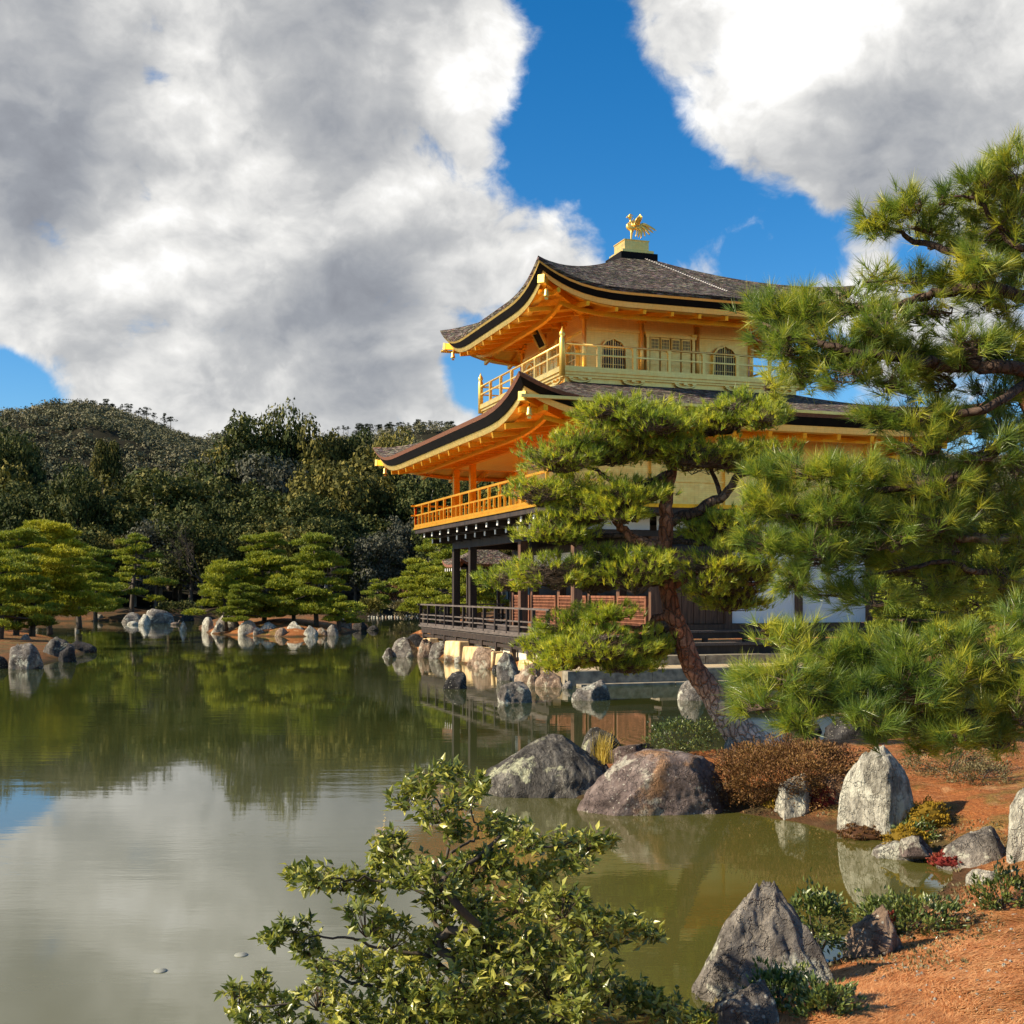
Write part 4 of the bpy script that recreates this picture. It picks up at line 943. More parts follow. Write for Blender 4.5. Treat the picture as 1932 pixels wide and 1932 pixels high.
# hanging things
def bell(s, t, z, label):
    e = empty('wind_bell', (*LW(s, t), z - 0.3), TH); tag(e, label, 'bell', 'gilt wind bells under the eaves')
    MB().lathe((0, 0, -0.32), [(0.085, 0), (0.075, 0.03), (0.06, 0.10), (0.055, 0.17), (0.035, 0.205), (0.012, 0.215)], 14).build('bell_body', GB, e, True)
    MB().tube([(0, 0, -0.11), (0, 0, 0.06)], 0.008, 6).build('hanger', BK, e); MB().box(-0.045, -0.004, -0.40, 0.045, 0.004, -0.345).build('clapper_plate', GB, e)
bell(-2.02, -2.02, 7.02, 'gilt bell under the near corner of the lower roof'); bell(-2.05, 13.38, 7.02, 'gilt bell under the far left corner of the lower roof')
bell(-0.40, 1.18, 10.72, 'gilt bell under the near corner of the upper roof'); bell(-0.40, 10.30, 10.72, 'gilt bell under the far left corner of the upper roof')
pq = empty('name_plaque', (*LW(1.05, 5.75), 10.0), TH); tag(pq, 'narrow black plaque with gilt frame hung tilted under the upper eave', 'plaque')
b = MB().box(-0.03, -0.26, -0.30, 0.02, 0.26, 0.42).build('board', BK, pq); b.rotation_euler = (0, math.radians(-28), 0)
for (a0, b0, a1, b1) in ((-0.31, -0.36, 0.31, -0.30), (-0.31, 0.42, 0.31, 0.48), (-0.32, -0.29, -0.26, 0.41), (0.26, -0.29, 0.32, 0.41)):
    f = MB().box(-0.05, a0, b0, 0.03, a1, b1).build('frame', GB, pq); f.rotation_euler = (0, math.radians(-28), 0)
# chain lying on the roof: beads following the slope
chn = empty('roof_chain', (0, 0, 0)); tag(chn, 'pale chain lying down the east slope of the upper roof', 'chain')
def roof_z(s, t):
    k = 1 - (max(abs(s - cx3), abs(t - cy3)) - 0.58) / 4.32; return 10.72 + 2.11 * max(0, min(1, k)) ** 1.12
lk = MB().box(-0.024, -0.011, -0.011, 0.024, 0.011, 0.011).mesh('link', M['chain_metal'])
for k in range(72):
    e = k / 71; t = 5.10 - e * 3.3; s = 4.35 + e * 1.0 + math.sin(e * 3) * 0.12; x, y = LW(s, t)
    q = link('link', lk, chn); q.location = (x, y, roof_z(s, t) - 0.3 + 0.04); q.rotation_euler = (0.4, 0.3 * (k % 2), TH + 1.2 + (0.9 if k % 2 else -0.9))

# the gilded phoenix
ph = empty('phoenix_statue', (*LW(cx3 - 0.02, cy3), 13.47 - 0.3), TH); tag(ph, 'gilded phoenix statue with raised wings and plumed tail on the roof top', 'statue')
K = 0.00118
def q(px, py, w=0.0): return ((px - 850) * K, w, (1072 - py) * K)
MB().lathe((0.01, 0, 0), [(0.10, 0), (0.10, 0.02), (0.07, 0.035)], 14).build('base_plate', GB, ph, True)
MB().tube(spline([q(1010, 640), q(930, 650), q(850, 660), q(790, 640), q(770, 600), q(810, 545), q(845, 490), q(840, 430), q(810, 390)], 4),
          lerp_r([0.03, 0.085, 0.10, 0.085, 0.062, 0.045, 0.034, 0.032, 0.036], 33), 12).build('body', GB, ph, True)
h = MB().tube(spline([q(860, 370), q(815, 365), q(770, 372)], 4), lerp_r([0.03, 0.062, 0.035], 9), 10).build('head', GB, ph, True)
MB().tube([q(775, 372), q(735, 380), q(712, 395)], [0.026, 0.016, 0.003], 8).build('beak', GB, h, True)
MB().tube([q(800, 325), q(830, 300), q(880, 312), q(935, 335)], [0.02, 0.026, 0.018, 0.004], 6).build('crest', GB, h, True)
MB().tube([q(840, 400), q(880, 380), q(920, 350)], [0.02, 0.02, 0.004], 6).build('crest', GB, h, True)
MB().tube([q(800, 410), q(795, 440)], [0.018, 0.008], 6).build('wattle', GB, h, True)
for w_, dx in ((-0.045, -14), (0.045, 34)):
    lg = MB().tube([q(870 + dx, 720, w_ * 0.7), q(862 + dx, 800, w_), q(850 + dx, 950, w_), q(850 + dx, 1048, w_)], [0.055, 0.030, 0.018, 0.018], 8).build('leg', GB, ph, True)
    ft = MB()
    for a in (-0.5, 0, 0.5): ft.tube([q(850 + dx, 1050, w_), q(800 + dx, 1066, w_ + a * 0.08)], [0.014, 0.007], 6)
    ft.build('foot', GB, lg, True)
def feather(pts, r0, name, par, flat=0.28):
    n = 4 * (len(pts) - 1) + 1; rr = [r0 * (0.45 + 0.8 * math.sin(math.pi * min(1, 0.12 + 0.80 * i / (n - 1)))) for i in range(n)]; rr[-1] = 0.004
    MB().tube(spline(pts, 4), rr, 8, True, flat).build(name, GB, par, True)
for sd in (-1, 1):
    wg = MB().tube(spline([q(930, 600, sd * 0.06), q(980, 500, sd * 0.15), q(1010, 400, sd * 0.20)], 4), lerp_r([0.06, 0.055, 0.02], 9), 8, True, 0.4).build('wing', GB, ph, True)
    for k in range(7):
        feather([q(930 + k * 20, 610 - k * 3, sd * 0.08), q(925 + k * 24, 480 - k * 3, sd * (0.16 + 0.01 * k)), q(985 + k * 14, 320 + abs(k - 3) * 26, sd * (0.22 + 0.012 * k))], 0.028, 'wing_feather', wg)
tl = MB().tube([q(990, 650), q(1060, 630), q(1110, 600)], [0.08, 0.06, 0.02], 10).build('tail', GB, ph, True)
for k, (mx, my, ex, ey) in enumerate([(1230, 520, 1570, 690), (1230, 545, 1520, 735), (1220, 575, 1455, 780), (1200, 610, 1375, 825), (1180, 640, 1270, 860), (1150, 660, 1180, 900),
                                      (1100, 690, 1110, 915), (1060, 700, 1060, 900), (1010, 700, 1020, 860), (980, 700, 985, 850)]):
    feather([q(1040, 630), q((1040 + mx) / 2, (620 + my) / 2 - 14, (k % 3 - 1) * 0.03), q(mx + 40, my + 30, (k % 3 - 1) * 0.06), q(ex, ey, (k % 3 - 1) * 0.09)], 0.036, 'tail_feather', tl)

# stone terrace in front of the east face
ter = empty('stone_terrace', (CORNER[0], CORNER[1], 0.0), TH); tag(ter, 'low gravel terrace edged with long dark curb stones before the steps', 'terrace')
bp('gravel_top', (-1.15, -2.86, 0.10, 14.0, -1.40, 0.332), M['gravel'], ter)
for k in range(7): bp('curb_stone', (-1.50 + k * 2.15, -3.22, -0.3, 0.64 + k * 2.15, -2.87, 0.335 + 0.008 * (k % 2)), M['curb_stone'], ter)
for k in range(3): bp('curb_stone', (-1.50, -2.86 + k * 0.9, -0.3, -1.16, -1.98 + k * 0.9, 0.33), M['cream_plaster'], ter)
for k in range(6): bp('ledge_stone', (-1.3 + k * 2.4, -3.55, -0.4, 1.08 + k * 2.4, -3.225, 0.05), M['curb_stone'], ter)

# ------------------------------------------------------------------ foliage kit
def rand_dirs(n, r, up=0.0):
    d = unit(r.normal(size=(n, 3))); d[:, 2] += up; return unit(d)

def tufts(pos, dirs, nn, L, wd, r, lo=12, hi=62, brush=0.5, droop=0.0):
    """fans of needle triangles"""
    N = len(pos); p = np.repeat(pos, nn, 0); d = np.repeat(dirs, nn, 0); m = len(p)
    a = unit(np.cross(d, r.normal(size=(m, 3)))); th = np.radians(r.uniform(lo, hi, m))[:, None]
    nd = d * np.cos(th) + a * np.sin(th); nd[:, 2] -= droop; nd = unit(nd)
    s = p - d * (r.uniform(0, 1, m)[:, None] * L * brush); ln = (L * r.uniform(0.75, 1.1, m))[:, None]
    side = unit(np.cross(nd, r.normal(size=(m, 3)))) * wd / 2
    T = np.stack([s - side, s + side, s + nd * ln], 1)
    tint = np.repeat(r.uniform(0, 1, N), nn) * 0.7 + r.uniform(0, 0.3, m)
    return T, tint

def twigs(p0, p1, rad):
    """thin three-sided sticks from p0 to p1"""
    d = unit(p1 - p0); a = unit(np.cross(d, np.array([0.3, 0.2, 0.9]))); b = np.cross(d, a); T = []
    ang = [0, 2.09, 4.19]; o = [a * math.cos(t) + b * math.sin(t) for t in ang]
    for k in range(3):
        q0, q1 = o[k] * rad, o[(k + 1) % 3] * rad
        T += [np.stack([p0 + q0, p0 + q1, p1 + q0 * 0.5], 1), np.stack([p0 + q1, p1 + q1 * 0.5, p1 + q0 * 0.5], 1)]
    return np.concatenate(T)

def branch_wobble(pts, amp, r, n=7):
    sp = spline(pts, n); k = len(sp)
    off = r.normal(size=(k, 3)) * amp
    for i in range(k): off[i] *= math.sin(math.pi * min(1, i / (k - 1) * 1.0)) if 0 < i < k - 1 else 0
    return [s + o for s, o in zip(sp, off)]

# ------------------------------------------------------------------ leaning pine in the middle
def mid_pine():
    r = np.random.default_rng(5); Y = 14.9; base = P(1415, 1404, Y)
    e = empty('pine_tree', tuple(base)); tag(e, 'leaning red-barked pine with layered pads of needles before the pavilion', 'pine tree')
    inv = -np.array(base)
    def W(u, v, dy=0.0): return np.array(P(u, v, Y + dy)) + inv
    tr = [W(1446, 1432), W(1412, 1400), W(1372, 1354), W(1342, 1306), W(1308, 1258), W(1288, 1204), W(1268, 1156), W(1257, 1100), W(1256, 1040), W(1257, 990), W(1258, 930, .05), W(1268, 885, .1), W(1262, 850, .1), W(1240, 810, .1)]
    pts = branch_wobble(tr, 0.007, r)
    MB().tube(pts, lerp_r([0.32, 0.235, 0.17, 0.15, 0.13, 0.118, 0.11, 0.10, 0.092, 0.09, 0.075, 0.06, 0.045, 0.025], len(pts)), 20).build('trunk', M['pine_bark_trunk'], e, True)
    rootm = MB()
    for (u, v, dy) in ((1400, 1440, -0.4), (1462, 1438, -0.40), (1490, 1424, 0.3), (1380, 1428, -0.1)):
        rootm.tube(spline([W(1412, 1396), W((1415 + u) / 2, (1396 + v) / 2 - 3, dy * 0.6), W(u, v + 14, dy)], 5), lerp_r([0.17, 0.10, 0.04], 11), 10)
    rootm.build('root', M['pine_bark_grey'], e, True)
    bl = MB()
    BR = [([(1258, 1000), (1262, 985), (1310, 966), (1368, 932), (1392, 898), (1440, 885), (1490, 870)], 0.075, 'pine_bark_dark'),
          ([(1256, 1030), (1215, 1025), (1185, 1010), (1165, 985), (1150, 965), (1110, 950), (1060, 935)], 0.07, 'pine_bark_red'),
          ([(1185, 1010), (1140, 1012), (1090, 1005), (1030, 1000)], 0.035, 'pine_bark_dark'),
          ([(1284, 1165), (1240, 1165), (1215, 1185), (1170, 1183), (1120, 1180)], 0.055, 'pine_bark_red'),
          ([(1284, 1172), (1230, 1200), (1170, 1205), (1100, 1235), (1060, 1245)], 0.04, 'pine_bark_dark'),
          ([(1258, 1095), (1210, 1100), (1130, 1090), (1060, 1085), (960, 1095)], 0.05, 'pine_bark_dark'),
          ([(1262, 1110), (1320, 1075), (1345, 1068), (1400, 1100), (1450, 1095)], 0.06, 'pine_bark_red'),
          ([(1256, 1022), (1300, 1022), (1330, 1026), (1370, 1010), (1410, 1005)], 0.04, 'pine_bark_dark'),
          ([(1268, 890), (1240, 902), (1190, 920), (1150, 905), (1120, 885), (1060, 870)], 0.045, 'pine_bark_dark'),
          ([(1265, 870), (1210, 850), (1140, 860), (1060, 858)], 0.035, 'pine_bark_dark'),
          ([(1262, 850), (1330, 820), (1375, 815), (1400, 800), (1450, 790)], 0.035, 'pine_bark_dark'),
          ([(1245, 820), (1200, 800), (1140, 795), (1100, 785)], 0.028, 'pine_bark_dark'),
          ([(1360, 936), (1340, 880), (1320, 860), (1290, 850)], 0.03, 'pine_bark_dark')]
    for uv, r0, mt in BR:
        k = len(uv); dys = np.cumsum(r.normal(0, 0.10, k)); dys -= dys[0]
        pp = branch_wobble([W(u, v, dy) for (u, v), dy in zip(uv, dys)], 0.012, r, 5)
        MB().tube(pp, lerp_r([r0, r0 * 0.85, r0 * 0.6, r0 * 0.2], len(pp)), 10).build('branch', M[mt], e, True)
    pads = [(1180, 778, 95, 28), (1245, 800, 70, 26), (1130, 790, 45, 24), (1400, 775, 78, 30), (1345, 800, 60, 26), (1440, 790, 38, 22),
            (1060, 862, 82, 34), (1150, 852, 78, 34), (1220, 838, 60, 34), (1110, 828, 66, 26), (1330, 862, 90, 40), (1410, 868, 80, 36), (1460, 862, 44, 26), (1275, 850, 55, 36),
            (1020, 930, 64, 30), (1090, 925, 76, 30), (1170, 935, 78, 34), (1225, 925, 40, 26), (1110, 968, 70, 26), (1180, 968, 50, 24),
            (1035, 1000, 62, 30), (1085, 1012, 46, 24), (1360, 990, 70, 30), (1420, 1020, 60, 36), (1330, 1005, 40, 26),
            (960, 1095, 60, 27), (1040, 1080, 78, 38), (1120, 1085, 80, 42), (1195, 1085, 62, 42), (1230, 1060, 40, 24), (1155, 1050, 50, 22),
            (1350, 1062, 60, 34), (1390, 1100, 74, 42), (1330, 1100, 50, 30), (1430, 1070, 50, 34), (1380, 1135, 60, 22),
            (1085, 1180, 72, 30), (1150, 1158, 52, 20), (1035, 1215, 62, 26), (1120, 1222, 88, 34), (1200, 1228, 66, 32), (1060, 1248, 55, 22), (1180, 1255, 60, 18), (1240, 1215, 34, 26)]
    AT, AI, TW = [], [], []
    for (u, v, ru, rv) in pads:
        dy = r.uniform(-0.45, 0.45); c = W(u, v, dy); a = ru / F * Y; h = rv / F * Y; b = max(a * 0.85, 0.3)
        n = int(350 * (a * b) / 0.22) + 70
        q = rand_dirs(n, r); rad = r.uniform(0.35, 1.05, n) ** 0.5; q = q * rad[:, None]; q[:, 2] = np.where(q[:, 2] < 0, q[:, 2] * 0.55, q[:, 2])
        lump = 1 + 0.28 * fbm(q * 2.4 + r.uniform(0, 90), 3, 2)[:, None]
        ncl = max(8, n // 7); ci = r.integers(0, ncl, n); qc = q[:ncl][ci]
        pos = c + qc * np.array([a, b, h]) * (1.12 + 0.5 * fbm(qc * 2.6 + r.uniform(0, 90), 3, 2)[:, None]) + r.normal(0, 1, (n, 3)) * np.array([0.055, 0.055, 0.03])
        d = unit(qc * np.array([0.9, 0.9, 0.5]) + np.array([0, 0, 0.85]) + r.normal(0, 0.30, (n, 3)))
        T, ti = tufts(pos, d, 12, 0.094, 0.0085, r, 8, 50, 0.45); AT.append(T); AI.append(ti)
        nodes = c + (rand_dirs(max(4, n // 14), r) * np.array([a, b, h]) * 0.55) - np.array([0, 0, h * 0.35]); near_ = nodes[r.integers(0, len(nodes), n)]
        TW.append(twigs(near_, pos, 0.0035)); hub = np.repeat((c - np.array([0, 0, h * 0.5]))[None], len(nodes), 0); TW.append(twigs(hub, nodes, 0.010))
    T = np.concatenate(AT); soup('needles', T, M['pine_needles'], e, np.concatenate(AI))['kind'] = 'stuff'
    soup('twigs', np.concatenate(TW), M['twig'], e)['kind'] = 'stuff'
mid_pine()

# ------------------------------------------------------------------ big pine on the right
def right_pine():
    r = np.random.default_rng(9); Y = 8.6; base = Vector((4.35, 8.9, 0.5))
    e = empty('pine_tree', tuple(base)); tag(e, 'large long-needled pine reaching in from the right edge over the bank', 'pine tree')
    inv = -np.array(base)
    def W(u, v, dy=0.0): return np.array(P(u, v, Y + dy)) + inv
    tr = [np.array((0.15, 0.15, -0.1)), np.array((0.05, 0.1, 0.9)), W(2085, 1000, .2), W(2010, 860, .25), W(1950, 740, .3), W(1938, 660, .3), W(2010, 560, .3), W(2000, 440, .3), W(1960, 330, .3)]
    pts = branch_wobble(tr, 0.008, r); MB().tube(pts, lerp_r([0.24, 0.20, 0.17, 0.14, 0.11, 0.085, 0.07, 0.05, 0.03], len(pts)), 18).build('trunk', M['pine_bark_red'], e, True)
    BR = [([(2010, 560), (1932, 560), (1880, 545), (1800, 545), (1740, 560), (1690, 575), (1620, 580)], 0.055, 'pine_bark_dark'),
          ([(1880, 550), (1850, 520), (1790, 470), (1735, 462), (1690, 435), (1640, 420)], 0.035, 'pine_bark_dark'),
          ([(1990, 450), (1930, 470), (1890, 440), (1850, 380), (1800, 370)], 0.03, 'pine_bark_dark'),
          ([(1950, 700), (1880, 690), (1800, 690), (1720, 680), (1600, 660), (1500, 640), (1440, 610)], 0.055, 'pine_bark_dark'),
          ([(1940, 720), (1860, 770), (1760, 790), (1680, 800), (1600, 790)], 0.035, 'pine_bark_dark'),
          ([(2000, 860), (1932, 820), (1880, 850), (1800, 900), (1700, 920), (1600, 930), (1500, 950)], 0.05, 'pine_bark_dark'),
          ([(2040, 930), (1930, 1010), (1780, 1015), (1700, 1000), (1600, 1020), (1500, 1040)], 0.045, 'pine_bark_grey'),
          ([(2060, 960), (1932, 1060), (1850, 1080), (1790, 1060), (1700, 1075), (1620, 1090)], 0.03, 'pine_bark_dark'),
          ([(2080, 1060), (1975, 1120), (1925, 1165), (1880, 1200), (1830, 1215), (1740, 1250), (1640, 1290)], 0.062, 'pine_bark_red'),
          ([(1880, 1200), (1800, 1300), (1700, 1350), (1600, 1345), (1520, 1360)], 0.03, 'pine_bark_grey'),
          ([(1880, 1200), (1760, 1220), (1650, 1215), (1560, 1225), (1470, 1220)], 0.03, 'pine_bark_dark')]
    for uv, r0, mt in BR:
        k = len(uv); low = uv[-1][1] > 1150; dys = np.cumsum(r.normal(-0.08 if low else 0.0, 0.10, k)); dys -= dys[0]
        pp = branch_wobble([W(u, v, dy) for (u, v), dy in zip(uv, dys)], 0.010, r, 5)
        MB().tube(pp, lerp_r([r0, r0 * 0.8, r0 * 0.55, r0 * 0.18], len(pp)), 10).build('branch', M[mt], e, True)
    pads = [(1900, 300, 40, 22, 24, .1), (1840, 400, 50, 26, 34, .2), (1820, 440, 44, 24, 26, .2), (1930, 440, 40, 40, 40, .2), (1760, 470, 40, 22, 16, .2), (1850, 545, 60, 28, 34, .3), (1730, 600, 60, 30, 34, .2), (1900, 620, 50, 40, 40, .3), (1930, 760, 40, 40, 40, .3), (1820, 700, 60, 34, 40, .3), (1760, 760, 60, 26, 34, .3),
        # u, v, ru, rv, tufts, depth
        (1885, 330, 60, 34, 46, 0), (1930, 380, 50, 50, 60, 0), (1840, 350, 45, 30, 56, 0), (1780, 372, 42, 30, 30, 0), (1710, 392, 42, 24, 30, 0), (1660, 420, 52, 26, 48, 0), (1735, 425, 50, 24, 30, 0),
        (1880, 440, 60, 36, 46, 0), (1925, 500, 44, 44, 56, 0), (1850, 500, 44, 26, 56, 0), (1790, 520, 60, 24, 56, 0), (1700, 540, 60, 30, 34, 0), (1640, 520, 46, 20, 12, 0), (1780, 575, 60, 30, 36, 0), (1880, 575, 60, 34, 56, 0),
        (1450, 585, 58, 36, 80, .1), (1520, 580, 60, 36, 80, .1), (1590, 580, 62, 38, 84, .1), (1660, 600, 60, 36, 74, 0), (1480, 650, 60, 40, 84, .1), (1560, 650, 62, 42, 90, 0), (1640, 660, 66, 44, 90, 0),
        (1720, 650, 66, 44, 80, 0), (1800, 650, 66, 44, 74, 0), (1880, 650, 56, 44, 60, 0), (1530, 712, 58, 30, 52, 0), (1600, 720, 54, 26, 42, 0), (1690, 720, 60, 34, 52, 0), (1780, 720, 66, 34, 60, 0), (1870, 740, 66, 40, 60, 0), (1450, 728, 26, 18, 14, 0),
        (1640, 792, 46, 22, 30, 0), (1700, 800, 66, 34, 64, 0), (1790, 800, 66, 36, 60, 0), (1880, 810, 60, 40, 60, 0), (1740, 850, 70, 34, 64, 0), (1840, 860, 66, 40, 72, 0), (1920, 880, 40, 50, 52, 0),
        (1450, 900, 50, 34, 62, -.1), (1520, 888, 62, 34, 80, -.1), (1600, 890, 66, 40, 90, 0), (1680, 895, 70, 40, 90, 0), (1765, 915, 70, 44, 90, 0), (1850, 930, 66, 44, 84, 0),
        (1425, 960, 46, 40, 66, -.1), (1490, 960, 62, 46, 92, -.1), (1570, 965, 66, 46, 98, 0), (1650, 970, 70, 50, 98, 0), (1740, 985, 70, 48, 92, 0), (1830, 1000, 70, 48, 84, 0), (1910, 1000, 46, 60, 66, 0),
        (1455, 1025, 56, 36, 70, -.1), (1530, 1040, 66, 42, 92, 0), (1610, 1045, 66, 46, 92, 0), (1700, 1055, 72, 44, 84, 0), (1790, 1065, 72, 44, 74, 0), (1880, 1070, 60, 50, 66, 0),
        (1490, 1086, 46, 24, 56, 0), (1580, 1100, 54, 24, 48, 0), (1655, 1110, 60, 34, 56, 0), (1740, 1120, 66, 34, 56, 0), (1830, 1125, 66, 40, 50, .2), (1910, 1120, 40, 40, 36, .2),
        (1440, 1200, 34, 18, 20, -.5), (1480, 1215, 58, 26, 60, -.6), (1550, 1235, 66, 32, 84, -.6), (1630, 1230, 70, 36, 92, -.6), (1715, 1225, 72, 36, 92, -.7), (1800, 1225, 70, 38, 88, -.7), (1885, 1225, 56, 44, 74, -.8),
        (1400, 1290, 46, 26, 50, -.7), (1460, 1285, 66, 36, 88, -.7), (1540, 1290, 70, 40, 96, -.8), (1625, 1290, 74, 42, 100, -.8), (1715, 1290, 74, 44, 100, -.8), (1805, 1290, 72, 46, 96, -.9), (1890, 1290, 56, 50, 80, -.9),
        (1440, 1335, 50, 24, 44, -.8), (1510, 1350, 54, 24, 46, -.8), (1640, 1350, 62, 26, 56, -.9), (1730, 1355, 72, 38, 80, -.9), (1820, 1365, 72, 44, 84, -1), (1900, 1370, 50, 46, 66, -1), (1790, 1400, 50, 22, 34, -1), (1870, 1410, 60, 26, 60, -1), (1930, 1330, 50, 60, 70, -1), (1740, 1398, 50, 18, 30, -1), (1920, 1180, 40, 30, 40, -.8), (1660, 1388, 40, 14, 20, -.9),
        (1480, 925, 60, 34, 50, 0), (1600, 930, 66, 40, 50, 0), (1720, 945, 66, 40, 50, 0), (1560, 1010, 66, 40, 50, 0), (1680, 1020, 66, 40, 50, 0), (1790, 1030, 66, 44, 50, 0), (1900, 940, 50, 50, 50, 0)]
    AT, AI, TW = [], [], []
    for (u, v, ru, rv, n, dy) in pads:
        dy = dy + r.uniform(-0.22, 0.22); Yc = Y + dy; c = W(u, v, dy); a = ru / F * Yc; h = rv / F * Yc; b = a
        n = int(n * (1.45 if v < 560 else 1.2 if v < 800 else 0.95)); ru *= 0.97; c = c + r.normal(0, 0.03, 3)
        ncl = max(5, n // 4); q = (rand_dirs(ncl, r) * (r.uniform(0.1, 1.25, ncl) ** 0.6)[:, None])[r.integers(0, ncl, n)]
        pos = c + q * np.array([a, b, h]) + r.normal(0, 0.030, (n, 3))
        d = unit(q * np.array([1.0, 0.9, 0.5]) + np.array([-0.12, 0, 0.50]) + r.normal(0, 0.30, (n, 3)))
        T, ti = tufts(pos, d, 28, 0.140, 0.0043, r, 6, 54, 0.45, 0.03); AT.append(T); AI.append(ti)
        nodes = c + (rand_dirs(max(3, n // 8), r) * np.array([a, b, h]) * 0.5) - np.array([0, 0, h * 0.3]); near_ = nodes[r.integers(0, len(nodes), n)]
        TW.append(twigs(near_, pos, 0.0030)); hub = np.repeat((c + np.array([a * 0.4, 0, -h * 0.4]))[None], len(nodes), 0); TW.append(twigs(hub, nodes, 0.0075))
    soup('needles', np.concatenate(AT), M['pine_needles_near'], e, np.concatenate(AI))['kind'] = 'stuff'
    soup('twigs', np.concatenate(TW), M['twig'], e)['kind'] = 'stuff'
right_pine()

# ------------------------------------------------------------------ leafy shrubs
LEAF_V = np.array([(0, 0, 0), (0.22, 0.42, 0.05), (0, 0.46, -0.02), (-0.22, 0.42, 0.05), (0, 1, -0.12)])
LEAF_F = [(0, 1, 2), (1, 4, 2), (0, 2, 3), (2, 4, 3)]
def leaf_frames(pos, d, r, size, tilt=0.6):
    n = len(pos); nrm = unit(r.normal(size=(n, 3)) * tilt + np.array([0, 0, 1.0])); x = unit(np.cross(d, nrm)); z = np.cross(x, d)
    s = size * r.uniform(0.7, 1.15, n)
    return x, d, z, s
def leaf_tris(pos, d, r, size, tilt=0.6):
    x, y, z, s = leaf_frames(pos, d, r, size, tilt)
    L = pos[:, None] + s[:, None, None] * (LEAF_V[None, :, 0:1] * x[:, None] + LEAF_V[None, :, 1:2] * y[:, None] + LEAF_V[None, :, 2:3] * z[:, None])
    return L[:, np.array(LEAF_F)].reshape(-1, 3, 3), (x, y, z, s)

